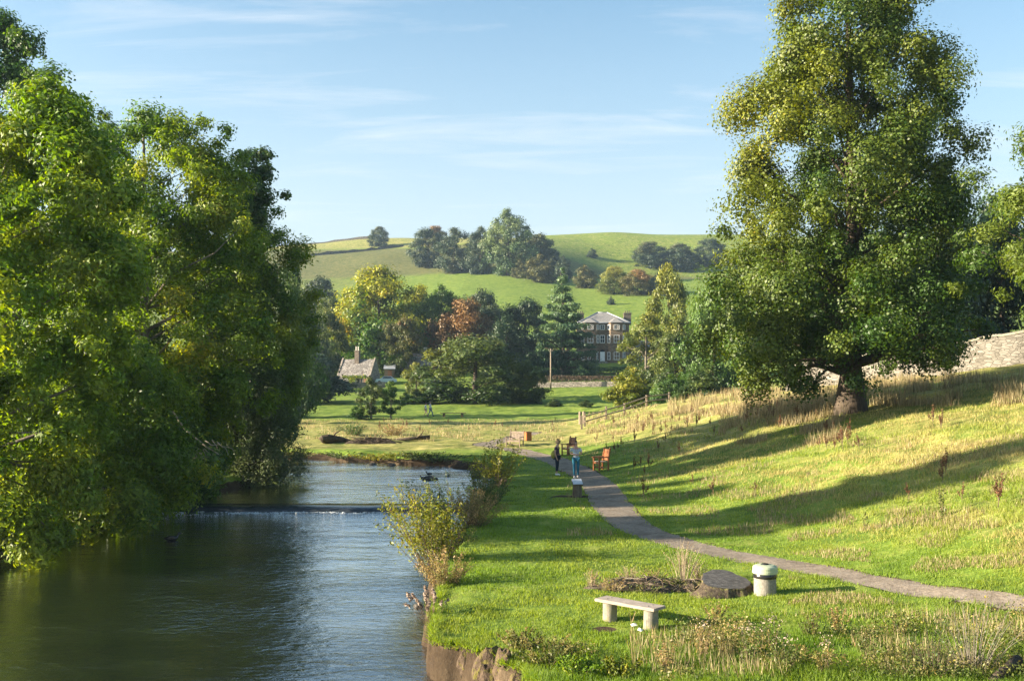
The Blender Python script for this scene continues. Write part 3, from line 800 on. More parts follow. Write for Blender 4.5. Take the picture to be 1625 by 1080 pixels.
LBT = [
 ('ash_tree', 'bright yellow-green ash tree at the left edge in front, tall over the river', 'tree', (-16.3, 29.6), [(-0.2, 2.2), (3.0, 3.3), (6.5, 3.4), (9.5, 3.1), (11.2, 2.4), (12.4, 1.6), (13.4, 0.6)],
  210, 0.72, 105000, 0.17, 0.42, 'ash_bright', 'bark_grey', 0.26, 101, dict(ysq=0.72, lobes=0.24, inner=0.4, flat=0.65, offs=[(0, 1.4), (6, 2.1), (15, 3.0)], droop=0.7, htrunk=13.5, nlimb=30, lean=(1.6, 0))),
 ('spreading_ash', 'low ash with long leafy boughs drooping to the water at lower left', 'tree', (-16.4, 35.6), [(-0.2, 2.5), (1.2, 3.4), (3.4, 3.4), (5.6, 2.4), (7.0, 1.0)],
  140, 0.72, 68000, 0.17, 0.40, 'ash', 'bark', 0.22, 102, dict(lobes=0.38, inner=0.4, flat=0.65, offs=[(-1, 2.3), (7, 1.4)], droop=1.0, htrunk=6, nlimb=26, lean=(1.8, 0))),
 ('ash_tree', 'broad mid-green ash second from the left with pale stems inside', 'tree', (-16.6, 44.6), [(0.3, 2.8), (3.5, 4.3), (7, 4.7), (10.5, 4.3), (13.2, 4.1), (15.0, 3.2), (16.6, 1.2)],
  270, 0.80, 130000, 0.178, 0.42, 'ash', 'bark_grey', 0.32, 103, dict(extra=[(1.2, -0.5, 12.6, 1.0), (2.3, 0.3, 12.1, 1.0), (1.7, -0.8, 11.2, 1.1), (0.5, 0.2, 13.4, 1.0), (2.9, 0.0, 13.2, 0.9), (0.2, -0.8, 12.2, 1.0)], ysq=0.74, lobes=0.28, inner=0.42, flat=0.65, offs=[(0, 1.6), (8, 1.5), (16, 1.4)], droop=0.6, htrunk=15.5, nlimb=34, lean=(0.9, 0))),
 ('ash_tree', 'darker rounded ash leaning over the weir on the left bank', 'tree', (-16.5, 53.2), [(0.2, 2.8), (3, 4.3), (6.5, 4.7), (9.5, 4.5), (12.0, 3.9), (13.8, 2.7), (15.2, 1.0)],
  240, 0.80, 112000, 0.178, 0.42, 'ash_mid', 'bark_grey', 0.30, 104, dict(ysq=0.8, lobes=0.30, inner=0.42, flat=0.65, offs=[(0, 1.6), (7, 1.8), (14, 1.7)], droop=0.6, htrunk=14, nlimb=34, lean=(1.4, 0))),
 ('poplar_tree', 'narrow blue-green poplar whose tufted top stands clear at the end of the left bank', 'tree', (-14.9, 55.8), [(1.0, 1.9), (5, 2.4), (9, 2.1), (11.5, 1.7), (13, 1.7), (14.6, 2.2), (16.0, 1.7), (17.2, 0.7)],
  150, 0.66, 40000, 0.20, 0.6, 'poplar', 'bark_grey', 0.24, 105, dict(lobes=0.28, offs=[(0, 0.0), (10, 0.4), (17, 1.0)], droop=0.2, htrunk=16, nlimb=26, lean=(0.9, 0))),
 ('poplar_tree', 'tall dark poplar rising behind all others at the top left corner', 'tree', (-28.0, 56.0), [(2, 2.6), (8, 4.8), (13, 5.2), (17, 4.9), (20, 3.8), (22.5, 2.4), (24.6, 0.9)],
  230, 0.95, 90000, 0.20, 0.6, 'ash_dark', 'bark', 0.36, 106, dict(lobes=0.25, htrunk=21, nlimb=24)),
 ('ash_tree', 'dark-leaved ash behind, filling the gap between the two taller front ashes', 'tree', (-21.6, 51.5), [(1, 2.6), (5, 3.8), (9, 3.8), (13, 3.3), (16.5, 2.6), (18.8, 1.0)],
  170, 0.85, 46000, 0.23, 0.45, 'ash_mid', 'bark', 0.28, 110, dict(lobes=0.25, htrunk=15, nlimb=24)),
 ('willow_bush', 'grey-green willow bush trailing into the river beside the weir', 'bush', (-13.7, 50.4), [(-0.4, 2.6), (1.2, 3.1), (3.0, 2.7), (5.0, 1.8), (6.6, 0.8)],
  140, 0.70, 48000, 0.15, 0.26, 'willow', 'bark', 0.12, 107, dict(lobes=0.24, offs=[(-1, 0.8), (6, 0.1)], droop=0.9, htrunk=4.5, nlimb=34, lean=(1.0, 0), flat=0.9, zlow=0.03)),
 ('alder_bush', 'shaded dark alder bush low over the water below the broad ash', 'bush', (-15.6, 43.4), [(-0.5, 2.4), (1.2, 2.9), (3.0, 2.5), (4.6, 1.1)],
  90, 0.80, 30000, 0.17, 0.6, 'ash_dark', 'bark', 0.12, 108, dict(lobes=0.28, offs=[(-1, 1.3), (4, 0.7)], droop=0.8, htrunk=4, nlimb=20, zlow=0.05)),
 ('elder_bush', 'dense green elder bush on the left bank between the two front ashes', 'bush', (-17.0, 38.8), [(-0.4, 2.2), (1.5, 3.0), (3.8, 2.7), (6.2, 1.5), (7.6, 0.5)],
  90, 0.9, 34000, 0.18, 0.5, 'ash', 'bark', 0.14, 109, dict(lobes=0.28, offs=[(-1, 1.2), (6, 0.6)], droop=0.7, htrunk=6, nlimb=20, zlow=0.05)),
 ('alder_bush', 'deep-shaded alder bush behind the willow bush at the turn of the river', 'bush', (-14.8, 54.6), [(-0.4, 2.4), (1.2, 2.9), (3.2, 2.6), (5.4, 1.2)],
  80, 0.85, 24000, 0.18, 0.6, 'ash_dark', 'bark', 0.12, 111, dict(lobes=0.26, offs=[(-1, 0.4), (5, 0.0)], droop=0.7, htrunk=5, nlimb=18, zlow=0.05)),
]
for nm, lab, cat, (x, y), prof, ncl, rc, nl, sz, asp, lm, bm_, r0, sd, kw in LBT:
    build_tree(nm, lab, cat, bank_loc(x, y), prof, ncl, rc, nl, sz, asp, M[lm], M[bm_], r0, sd, **kw)
# dead bough hanging over the water
def dead_bough():
    rng = random.Random(4)
    root = empty('dead_bough', (-12.0, 41.2, 1.6), 0, 'pale bare dead bough hanging in front of the dark left-bank foliage', 'branch')
    b = MB()
    b.tube([(-2.6, 0.8, 3.0), (-1.9, 0.4, 1.9), (-1.2, 0.1, 1.0), (-0.3, 0, 0.3), (0.2, 0, 0.0)], [0.05, 0.045, 0.035, 0.028, 0.02], 7)
    b.build('bough', M['bark_pale'], root, True)
    for k in range(9):
        t = MB(); s = Vector((rng.uniform(-0.8, 0.2), rng.uniform(-.1, .1), rng.uniform(0, 0.6)))
        p = [s]
        for q in range(4): p.append(p[-1] + Vector((rng.uniform(-0.25, 0.35), rng.uniform(-0.15, 0.15), rng.uniform(-0.32, 0.08))))
        t.tube(p, [0.022, 0.019, 0.015, 0.012, 0.006], 5)
        t.build('twig', M['bark_pale'], root, True)
dead_bough()

# ------------------------------------------------------------------ the big lime and its neighbours
lx, ly = 17.2, 52.0
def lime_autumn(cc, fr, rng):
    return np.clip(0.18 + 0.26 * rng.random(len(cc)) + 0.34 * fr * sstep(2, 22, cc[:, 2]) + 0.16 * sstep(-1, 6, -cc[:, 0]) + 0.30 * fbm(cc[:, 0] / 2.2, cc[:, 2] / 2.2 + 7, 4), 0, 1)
build_tree('lime_tree', 'huge lime tree turning yellow on the right slope with one dark trunk', 'tree', (lx, ly, float(land(lx, ly))),
           [(1.0, 3.6), (2.0, 6.4), (4.0, 7.7), (6.5, 7.6), (10.5, 6.6), (14, 6.1), (17, 5.5), (20, 4.5), (22.5, 3.0), (24.4, 1.2)], 430, 1.15, 300000, 0.142, 0.75,
           M['lime'], M['bark'], 0.50, 120, lobes=0.10, offs=[(0, -0.8), (5, -0.6), (12, -0.2), (24, 0.0)], droop=0.5, htrunk=22, nlimb=60, flare=1.75, inner=0.25, autumn_fn=lime_autumn, zlow=0.11,
           cut=lambda c, r: (np.hypot(c[:, 0] + 0.3, c[:, 1]) - r < 2.6) & (c[:, 2] - r * 0.75 < 2.4) | (c[:, 0] > 0.5) & (c[:, 2] - r * 0.75 < 2.0))
cx_, cy_ = 22.9, 43.0
build_tree('cherry_tree', 'light green cherry with drooping sprays reaching in at the right edge', 'tree', (cx_, cy_, float(land(cx_, cy_))),
           [(3.6, 2.4), (4.6, 3.8), (6.8, 4.0), (9.0, 3.2), (11.5, 2.5), (14, 1.0)], 100, 0.80, 44000, 0.175, 0.36, M['cherry'], M['bark'], 0.24, 121, lobes=0.42,
           droop=0.9, flat=0.45, tiers=1.25, htrunk=13, nlimb=34)
for k, (px, y, top, w, lab) in enumerate([(1490, 79, 262, 8.0, 'black-green yew behind the wall, right of the lime'),
                                          (1590, 84, 300, 9.0, 'dark evergreen behind the pale wall at far right'),
                                          (1420, 92, 330, 7.5, 'shaded evergreen hidden behind the lime trunk, left of the yew')]):
    far_tree('evergreen_tree', lab, px - w / 2 * F / y, px + w / 2 * F / y, top, y, 'yew' if k != 1 else 'dome', 'dark', seed=k)

# ------------------------------------------------------------------ valley trees (left, right, top, distance)
VT = [
 ('willow_tree', 'low dark willow with sprawling bare limbs at the left of the meadow', 418, 545, 556, 150, 'bush', 'hilldark'),
 ('riverside_tree', 'dark green tree just right of the left-bank poplar', 405, 505, 478, 118, 'broad', 'ash_dark'),
 ('riverside_tree', 'grey-green tree peeping over the left-bank willow bush', 425, 500, 402, 105, 'tall', 'poplar'),
 ('riverside_tree', 'olive brown tree left of the cottage roof', 485, 552, 488, 208, 'broad', 'oak'),
 ('riverside_tree', 'dull green tree in shade behind the low willow', 455, 525, 500, 178, 'round', 'hilldark'),
 ('ash_tree', 'dark blue-green tree on the lower hill left of the golden maple', 476, 535, 436, 320, 'broad', 'hilldark'),
 ('maple_tree', 'large golden-topped maple behind the cottage', 530, 672, 426, 222, 'maple', 'gold'),
 ('maple_tree', 'smaller yellow-green maple tucked at the right shoulder of the golden one', 630, 702, 455, 236, 'maple', 'gold'),
 ('cherry_tree', 'green tree with red and orange patches right of the cottage', 608, 672, 498, 207, 'broad', 'redgreen'),
 ('ash_tree', 'fresh green ash left of the rust-coloured beech', 656, 745, 452, 228, 'tall', 'green'),
 ('lime_tree', 'dull green crown filling in behind the reddening tree', 596, 690, 474, 234, 'round', 'green'),
 ('oak_tree', 'dark olive crown between the rust-coloured beech and the near-black yew', 742, 826, 484, 242, 'round', 'hilldark'),
 ('oak_tree', 'olive-green crown behind the left shoulder of the golden maple', 494, 566, 468, 244, 'broad', 'oak'),
 ('oak_tree', 'dark green crown behind the rust-coloured beech', 728, 796, 456, 246, 'broad', 'hilldark'),
 ('beech_tree', 'rust-coloured copper beech in the middle of the valley', 686, 790, 474, 218, 'dome', 'rust'),
 ('yew_tree', 'near-black rounded yew above the big dark oak', 768, 838, 500, 200, 'yew', 'dark'),
 ('cedar_tree', 'broad dark evergreen left of the layered conifer', 795, 872, 470, 232, 'broad', 'dark'),
 ('oak_tree', 'big round dark oak at the meadow edge in the middle', 662, 848, 528, 152, 'broad', 'oak'),
 ('hazel_bush', 'olive bush on the right flank of the big dark oak', 805, 868, 572, 150, 'round', 'oak'),
 ('conifer_tree', 'tall layered conifer standing left of the stone house', 836, 950, 430, 206, 'cedar', 'cedar'),
 ('birch_sapling', 'slim pale yellow-green young tree left of the big dark oak', 636, 684, 574, 158, 'loose', 'olive'),
 ('shrub', 'low green shrub under the pale young tree', 628, 690, 622, 150, 'bush', 'green'),
 ('poplar_tree', 'tall pale olive poplar right of the stone house', 1018, 1104, 420, 172, 'round', 'olive'),
 ('pine_tree', 'open-limbed tree reaching across the right end of the stone house', 975, 1075, 496, 163, 'loose', 'olive'),
 ('alder_tree', 'dark dense alder below the olive poplar', 1030, 1112, 522, 138, 'broad', 'oak'),
 ('alder_tree', 'tall green alder beside the left flank of the lime', 1078, 1190, 440, 122, 'broad', 'green'),
 ('hawthorn_bush', 'bright yellow-green rounded bush at the left end of the rail fence', 966, 1046, 582, 128, 'bush', 'yellowbush'),
 ('hawthorn_bush', 'green bush behind the rail fence, right of the yellow-green one', 1030, 1100, 594, 118, 'bush', 'green'),
 ('hazel_bush', 'dull green bush touching the low left foliage of the lime', 1085, 1165, 585, 108, 'bush', 'oak'),
]
for i, (nm, lab, a, b, top, y, key, mt) in enumerate(VT):
    far_tree(nm, lab, a, b, top, y, key, mt, seed=i + 3, cat='bush' if ('bush' in nm or nm == 'shrub') else 'tree', sink=0.15, trunk='bark_grey' if key == 'loose' else 'bark')
# hill trees stand where their feet show: left, right, top, base row
HT = [
 ('hawthorn_tree', 'lone round tree on the skyline pasture', 585, 617, 359, 391, 'dome', 'hilldark'),
 ('oak_tree', 'brown-green tree at the left end of the hilltop copse', 650, 708, 360, 424, 'broad', 'hilldark'),
 ('oak_tree', 'small rounded crown breaking the skyline in the copse', 672, 712, 358, 400, 'dome', 'hawthorn'),
 ('oak_tree', 'blue-dark tree second from the left in the hilltop copse', 690, 752, 362, 432, 'round', 'hilldark'),
 ('oak_tree', 'reddish-green tree left of the tallest copse tree', 738, 786, 360, 434, 'round', 'hilldark'),
 ('sycamore_tree', 'tallest grey-green tree crowning the hilltop copse', 762, 850, 332, 437, 'tall', 'hillgreen'),
 ('oak_tree', 'dark spreading tree at the right end of the hilltop copse', 828, 886, 370, 430, 'dome', 'hilldark'),
 ('hawthorn_bush', 'small tan hawthorn left of the hedge row on the hill', 812, 836, 411, 441, 'bush', 'hawthorn'),
 ('hawthorn_bush', 'wide brown-green hawthorn below the hilltop copse', 832, 884, 404, 448, 'bush', 'hawthorn'),
 ('hawthorn_bush', 'narrow green hawthorn at the right of the wide one', 878, 908, 406, 446, 'bush', 'hilldark'),
 ('hawthorn_bush', 'pale olive hawthorn standing alone in mid hedge row', 908, 950, 421, 457, 'bush', 'hawthorn'),
 ('hawthorn_tree', 'yellow-olive hawthorn above the house roof', 948, 1002, 422, 466, 'dome', 'olive'),
 ('hawthorn_tree', 'brown-green hawthorn right of the yellow-olive one', 985, 1038, 427, 468, 'dome', 'hawthorn'),
 ('hawthorn_bush', 'small dark bush ending the hedge row beside the poplar', 1026, 1062, 432, 468, 'bush', 'hilldark'),
 ('hawthorn_tree', 'reddish-brown tree at the left of the dark upper hedge', 1003, 1060, 383, 424, 'dome', 'hilldark'),
 ('hawthorn_tree', 'dark tree in the middle of the upper hedge', 1050, 1108, 386, 428, 'dome', 'hilldark'),
 ('hawthorn_tree', 'brown tree at the right of the upper hedge near the lime', 1098, 1156, 377, 422, 'broad', 'hilldark'),
 ('hawthorn_bush', 'tiny dark bush alone on the upper right pasture', 930, 947, 394, 408, 'bush', 'hilldark'),
 ('juniper_bush', 'tiny pointed bush on the bright field above the house', 963, 976, 470, 483, 'yew', 'hilldark'),
 ('gorse_bush', 'pale little bush under the left side of the hilltop copse', 708, 728, 409, 434, 'bush', 'hawthorn'),
 ('gorse_bush', 'pale little bush under the middle of the hilltop copse', 730, 744, 411, 432, 'bush', 'hillgreen'),
]
for i, (nm, lab, a, b, top, base, key, mt) in enumerate(HT):
    far_tree(nm, lab, a, b, top, 0, key, mt, base_py=base, seed=i + 50, cat='bush' if 'bush' in nm else 'tree', sink=0.6)
# meadow bushes whose feet show
MT = [
 ('hawthorn_bush', 'dark open bush with bare stems in the middle of the meadow', 566, 612, 598, 664, 'loose', 'oak'),
 ('hawthorn_bush', 'dark open bush close on the right of the other meadow bush', 598, 642, 604, 663, 'loose', 'ash_dark'),
 ('bramble_bush', 'little low bramble at the left foot of the meadow bushes', 556, 582, 642, 664, 'bush', 'ash_dark'),
 ('bramble_bush', 'low green bramble left of the gap in the far meadow', 866, 890, 632, 645, 'bush', 'oak'),
 ('bramble_bush', 'low green bramble right of the gap in the far meadow', 918, 942, 634, 645, 'bush', 'oak'),
]
for i, (nm, lab, a, b, top, base, key, mt) in enumerate(MT):
    far_tree(nm, lab, a, b, top, 0, key, mt, base_py=base, seed=i + 90, cat='bush', sink=0.1, trunk='bark_grey')
# ------------------------------------------------------------------ buildings and walls
def hip_roof(b, x0, x1, y0, y1, z, h, inset, ov=0.35):
    x0 -= ov; x1 += ov; y0 -= ov; y1 += ov
    ym = (y0 + y1) / 2
    v = [(x0, y0, z), (x1, y0, z), (x1, y1, z), (x0, y1, z), (x0 + inset, ym, z + h), (x1 - inset, ym, z + h)]
    b.add(v, [(0, 1, 5, 4), (1, 2, 5), (2, 3, 4, 5), (3, 0, 4), (0, 3, 2, 1)])
    return v
def window(parent, c, w, h, rz=0.0, nx=2, nz=2, frame_mat=None, depth=0.12):
    """sash window facing -Y before rotation; c is its centre on the wall face"""
    f = MB(); fm = frame_mat or M['white']
    t = 0.09
    f.box((-w / 2 + t / 2, 0, 0), (t, depth, h)); f.box((w / 2 - t / 2, 0, 0), (t, depth, h))
    f.box((0, 0, h / 2 - t / 2), (w - 2 * t, depth, t)); f.box((0, 0, -h / 2 + t / 2), (w - 2 * t, depth, t))
    for i in range(1, nx): f.box((-w / 2 + w * i / nx, 0.012, 0), (0.05, depth * 0.5, h - 2 * t))
    for i in range(1, nz): f.box((0, 0.016, -h / 2 + h * i / nz), (w - 2 * t, depth * 0.45, 0.06))
    o = f.build('window', fm, parent, loc=c); o.rotation_euler.z = rz
    g = MB().box((0, 0.03, 0), (w - 2 * t - 0.004, 0.02, h - 2 * t - 0.004)).build('pane', M['glass'], o)
    s = MB().box((0, -0.05, -h / 2 - 0.06), (w + 0.16, 0.22, 0.115)).build('sill', M['concrete'] if fm is M['white'] else fm, o)
    return o

def stone_house():
    y = 230.0
    x = xpx(956, y); z = float(land(x, y)) + 0.3
    root = empty('stone_house', (x, y, z), 0, 'three-storey brown stone country house with white sash windows and hipped roof', 'house')
    L, Rr, D, H = -5.3, 6.0, 9.0, 8.6
    b = MB(); b.box(((L + Rr) / 2, D / 2, H / 2 - 1), (Rr - L, D, H + 2))
    bays = [(3.1, 1.75), (-2.75, 1.75)]
    for bx, hw in bays:
        b.prism([(bx - hw - 0.35, 0.02), (bx - hw + 0.45, -0.85), (bx + hw - 0.45, -0.85), (bx + hw + 0.35, 0.02)], -1, H - 0.01)
    b.box((0.15, -0.02, 3.12), (11.1, 0.10, 0.22)); b.box(((L + Rr) / 2, -0.03, H - 0.2), (Rr - L + 0.1, 0.16, 0.26))
    b.build('wall', M['housestone'], root)
    r = MB(); v = hip_roof(r, L, Rr, 0, D, H, 2.6, 4.9)
    roof = r.build('roof', M['slate'], root)
    br = MB()
    for bx, hw in bays:
        zz = H + 0.02; a = hw + 0.6
        br.add([(bx - a, 0.35, zz), (bx - hw + 0.3, -1.15, zz), (bx + hw - 0.3, -1.15, zz), (bx + a, 0.35, zz), (bx, 1.6, zz + 1.25)], [(0, 1, 4), (1, 2, 4), (2, 3, 4), (0, 3, 2, 1)])
    br.build('bay_roof', M['slate'], roof)
    lr = MB()
    for p, q in ((0, 4), (1, 5), (4, 5), (3, 4), (2, 5)): lr.tube([v[p], v[q]], 0.13, 6)
    lr.tube([v[0], v[1]], 0.11, 6)
    lr.build('ridge_flashing', M['lead'], roof, True)
    for cx, cy in ((6.2, 5.5), (-4.6, 6.2)):
        c = MB(); c.box((cx, cy, H + 1.1), (1.7, 0.9, 2.6)); c.box((cx, cy, H + 2.46), (1.9, 1.1, 0.2))
        ch = c.build('chimney', M['chimney'], root)
        for k in (-0.45, 0.05, 0.5):
            MB().lathe([(0.15, 0), (0.12, 0.1), (0.12, 0.45), (0.15, 0.5)], 10, (cx + k, cy, H + 2.57)).build('chimney_pot', M['chimney'], ch)
    for zc, h in ((1.15, 1.75), (4.95, 1.75), (7.6, 1.05)):
        for bx, hw in bays:
            ca = math.atan2(0.87, 0.8)
            window(root, (bx, -0.86, zc), 1.25, h, 0, 3 if h < 1.5 else 2, 2)
            for s in (-1, 1):
                window(root, (bx + s * (hw - 0.06), -0.46, zc), 0.86, h, s * ca, 2, 2)
        if zc > 2: window(root, (0, -0.04, zc), 1.05, h, 0, 2, 2)
    d = MB(); d.box((0, -0.02, 1.05), (1.05, 0.12, 2.1)); door = d.build('door', M['white'], root)
    MB().ball((0.36, -0.1, 1.0), (0.08, 0.08, 0.08)).build('handle', M['black'], door)
    f = MB(); f.prism([(-0.5, 0), (0.5, 0), (0.43, 0.25), (0.25, 0.43), (0, 0.5), (-0.25, 0.43), (-0.43, 0.25)], 0, 0.06)
    fo = f.build('fanlight', M['glass'], root, loc=(0, -0.03, 2.12)); fo.rotation_euler.x = R(90)
    p = MB()
    for s in (-1, 1): p.box((s * 0.78, -0.16, 1.35), (0.26, 0.34, 2.7), bevel=0.03)
    p.box((0, -0.18, 2.84), (2.1, 0.44, 0.24))
    p.add([(-1.15, -0.44, 2.97), (1.15, -0.44, 2.97), (0, -0.44, 3.5), (-1.15, 0.02, 2.97), (1.15, 0.02, 2.97), (0, 0.02, 3.5)], [(0, 1, 2), (3, 5, 4), (0, 2, 5, 3), (1, 4, 5, 2), (0, 3, 4, 1)])
    p.build('porch', M['housestone'], root)
    st = MB()
    for k in range(4): st.box((0, -0.5 - 0.3 * k, -0.09 - 0.17 * k), (1.9 + 0.2 * k, 0.6 + 0.02 * k, 0.18))
    st.build('step', M['concrete'], root)
    w = MB(); w.box((9.6, 3.4, 0.9), (7.0, 5.0, 4.6)); w.build('side_wing', M['housestone'], root)
    wr = MB(); hip_roof(wr, 6.35, 13.1, 0.9, 5.9, 3.2, 1.5, 2.2, 0.25); wr.build('wing_roof', M['slate'], root)
    for k in range(3): window(root, (7.5 + 2.0 * k, 0.88, 1.0), 1.4, 1.2, 0, 3, 1)
stone_house()

def cottage():
    y = 192.0; x = xpx(562, y); z = float(land(x, y)) - 0.1
    root = empty('stone_cottage', (x, y, z), R(-14), 'small stone cottage with steep slate roof, tall chimney and climbing ivy', 'cottage')
    w, d, h, rh = 6.6, 4.6, 1.9, 3.0
    b = MB(); b.box((0, d / 2, h / 2 - 0.5), (w, d, h + 1))
    for s in (-1, 1):   # gables stand proud of the roof
        b.add([(s * (w / 2 + 0.06), -0.25, h - 0.06), (s * (w / 2 + 0.06), d + 0.25, h - 0.06), (s * (w / 2 + 0.06), d / 2, h + rh + 0.28),
               (s * (w / 2 - 0.24), -0.25, h - 0.06), (s * (w / 2 - 0.24), d + 0.25, h - 0.06), (s * (w / 2 - 0.24), d / 2, h + rh + 0.28)],
              [(0, 1, 2), (3, 5, 4), (0, 2, 5, 3), (1, 4, 5, 2), (0, 3, 4, 1)])
    b.build('wall', M['cottagestone'], root)
    fw = MB().box((0, -0.012, h / 2 - 0.6), (w - 0.5, 0.03, h + 0.6)); fw.build('front_render', M['plaster'], root)
    g = MB(); s = 1
    g.add([(w / 2 + 0.075, 0, -0.5), (w / 2 + 0.075, d, -0.5), (w / 2 + 0.075, d, h), (w / 2 + 0.075, d / 2, h + rh), (w / 2 + 0.075, 0, h)], [(0, 1, 2, 3, 4)])
    g.build('gable', M['cottagestone'], root)
    r = MB(); xo = w / 2 - 0.25; t = 0.12
    for sgn in (0, 1):
        ya, yb = (-0.32, d / 2) if sgn == 0 else (d + 0.32, d / 2)
        za = h - 0.2
        r.add([(-xo, ya, za), (xo, ya, za), (xo, yb, h + rh), (-xo, yb, h + rh), (-xo, ya, za - t), (xo, ya, za - t), (xo, yb, h + rh - t), (-xo, yb, h + rh - t)],
              [(0, 1, 2, 3), (4, 7, 6, 5), (0, 4, 5, 1), (0, 3, 7, 4), (1, 5, 6, 2), (2, 6, 7, 3)])
    roof = r.build('roof', M['stoneroof'], root)
    c = MB(); c.box((-0.15, d / 2 - 0.35, h + rh + 0.3), (0.85, 0.75, 2.4)); c.box((-0.15, d / 2 - 0.35, h + rh + 1.55), (1.0, 0.9, 0.14))
    ch = c.build('chimney', M['chimney'], roof)
    for k in (-0.22, 0.2): pass
    for k in (-0.36, 0.08):
        MB().lathe([(0.16, 0), (0.13, 0.1), (0.12, 0.75), (0.15, 0.8)], 10, (k, d / 2 - 0.35, h + rh + 1.6)).build('chimney_pot', M['plaster'], root)
    window(root, (1.25, -0.05, 0.75), 1.15, 1.05, 0, 2, 1, M['fence'])
    window(root, (-1.55, -0.05, 0.7), 0.75, 0.95, 0, 2, 1, M['white'])
    dd = MB().box((2.35, -0.04, 0.75), (0.75, 0.1, 1.75)).build('door', M['brownwood'], root)
    MB().ball((2.6, -0.12, 0.75), (0.07, 0.07, 0.07)).build('handle', M['black'], dd)
    rng = np.random.default_rng(3)
    n = 900; px = np.concatenate([rng.uniform(-2.2, 2.6, 500), rng.normal(-0.4, 0.35, 400)])
    pz = np.concatenate([rng.normal(1.58, 0.14, 500), rng.uniform(0.2, 1.6, 400)])
    keep = ~((np.abs(px - 1.25) < 0.55) & (pz < 1.1))
    p = np.stack([px, rng.uniform(-0.38, -0.08, n), pz], 1)[keep]
    v, f, col = leaf_arrays(p, np.array([0, -1, 0.6]) + rng.normal(size=(len(p), 3)) * 0.6, 0.2 + 0.12 * rng.random(len(p)), 0.8, rng.random(len(p)), rng)
    link('ivy', fast_mesh('ivy', v, f, 4, {'tint': col}, M['ash_bright']), root)
cottage()

def far_cottage():
    y = 206.0; x = xpx(662, y); z = float(land(x, y))
    root = empty('stone_cottage', (x, y, z), R(6), 'half hidden cottage with grey slate roof between two trees', 'cottage')
    w, d, h, rh = 5.6, 4.6, 2.3, 2.3
    b = MB(); b.box((0, d / 2, h / 2 - 0.5), (w, d, h + 1))
    b.add([(s * w / 2 * 0.999, yy, zz) for s in (-1, 1) for yy, zz in ((0, h), (d, h), (d / 2, h + rh))], [(0, 1, 2), (3, 5, 4), (0, 2, 5, 3), (1, 4, 5, 2), (0, 3, 4, 1)])
    b.build('wall', M['cottagestone'], root)
    r = MB(); xo = w / 2 + 0.2
    for ya in (-0.3, d + 0.3):
        r.add([(-xo, ya, h - 0.2), (xo, ya, h - 0.2), (xo, d / 2, h + rh + 0.1), (-xo, d / 2, h + rh + 0.1), (-xo, ya, h - 0.3), (xo, ya, h - 0.3), (xo, d / 2, h + rh), (-xo, d / 2, h + rh)],
              [(0, 1, 2, 3), (4, 7, 6, 5), (0, 4, 5, 1), (0, 3, 7, 4), (1, 5, 6, 2)])
    roof = r.build('roof', M['stoneroof'], root)
    c = MB(); c.box((1.6, d / 2, h + rh + 0.4), (0.8, 0.7, 1.6)); c.box((1.6, d / 2, h + rh + 1.25), (0.95, 0.85, 0.14)); c.build('chimney', M['plaster'], roof)
    window(root, (-0.6, -0.04, 1.1), 0.9, 1.0); window(root, (1.4, -0.04, 1.1), 0.9, 1.0)
far_cottage()

def shed():
    y = 203.0; x = xpx(618, y); z = float(land(x, y))
    root = empty('garden_shed', (x, y, z), R(4), 'small dark shed with pale green roof right of the cottage', 'shed')
    MB().box((0, 1, 0.9), (2.0, 2.0, 2.0)).build('wall', M['timber'], root)
    r = MB(); r.add([(-1.15, -0.3, 1.8), (1.15, -0.3, 1.8), (1.15, 2.2, 2.6), (-1.15, 2.2, 2.6), (-1.15, -0.3, 1.9), (1.15, -0.3, 1.9), (1.15, 2.2, 2.7), (-1.15, 2.2, 2.7)],
                    [(0, 3, 2, 1), (4, 5, 6, 7), (0, 1, 5, 4), (1, 2, 6, 5), (2, 3, 7, 6), (3, 0, 4, 7)])
    r.build('roof', M['lead'], root)
    MB().box((0.1, -0.03, 0.75), (0.8, 0.06, 1.6)).build('door', M['brownwood'], root)
shed()

def car():
    y = 193.0; x = xpx(612, y); z = float(land(x, y))
    root = empty('parked_car', (x, y, z), R(12), 'pale blue parked car beside the cottage gable', 'car')
    prof = [(-2.0, 0.35), (-2.05, 0.75), (-1.75, 0.95), (-1.0, 1.0), (-0.45, 1.42), (0.95, 1.45), (1.55, 1.02), (2.0, 0.92), (2.05, 0.4)]
    b = MB(); n = len(prof)
    b.add([(px, -0.82 * (0.86 if pz > 1.1 else 1), pz) for px, pz in prof] + [(px, 0.82 * (0.86 if pz > 1.1 else 1), pz) for px, pz in prof],
          [tuple(range(n)), tuple(range(n, 2 * n))[::-1]] + [(k, (k + 1) % n, n + (k + 1) % n, n + k) for k in range(n)])
    b.build('body', mat_plain('pale_blue_paint', (0.42, 0.52, 0.60), 0.25, 0.6, var=0.03), root)
    for s in (-1, 1):
        g = MB(); g.add([(-0.75, s * 0.815, 1.03), (1.35, s * 0.815, 1.03), (0.9, s * 0.735, 1.37), (-0.4, s * 0.735, 1.37)], [(0, 1, 2, 3)]); g.build('side_window', M['glass'], root)
    w = MB(); w.add([(-1.0, -0.68, 1.03), (-1.0, 0.68, 1.03), (-0.5, 0.6, 1.405), (-0.5, -0.6, 1.405)], [(0, 1, 2, 3)]); w.build('windscreen', M['glass'], root)
    for wx in (-1.25, 1.25):
        for s in (-1, 1):
            t = MB(); t.tube([(wx, s * 0.70, 0.31), (wx, s * 0.86, 0.31)], 0.31, 18); t.build('wheel', M['black'], root)
car()

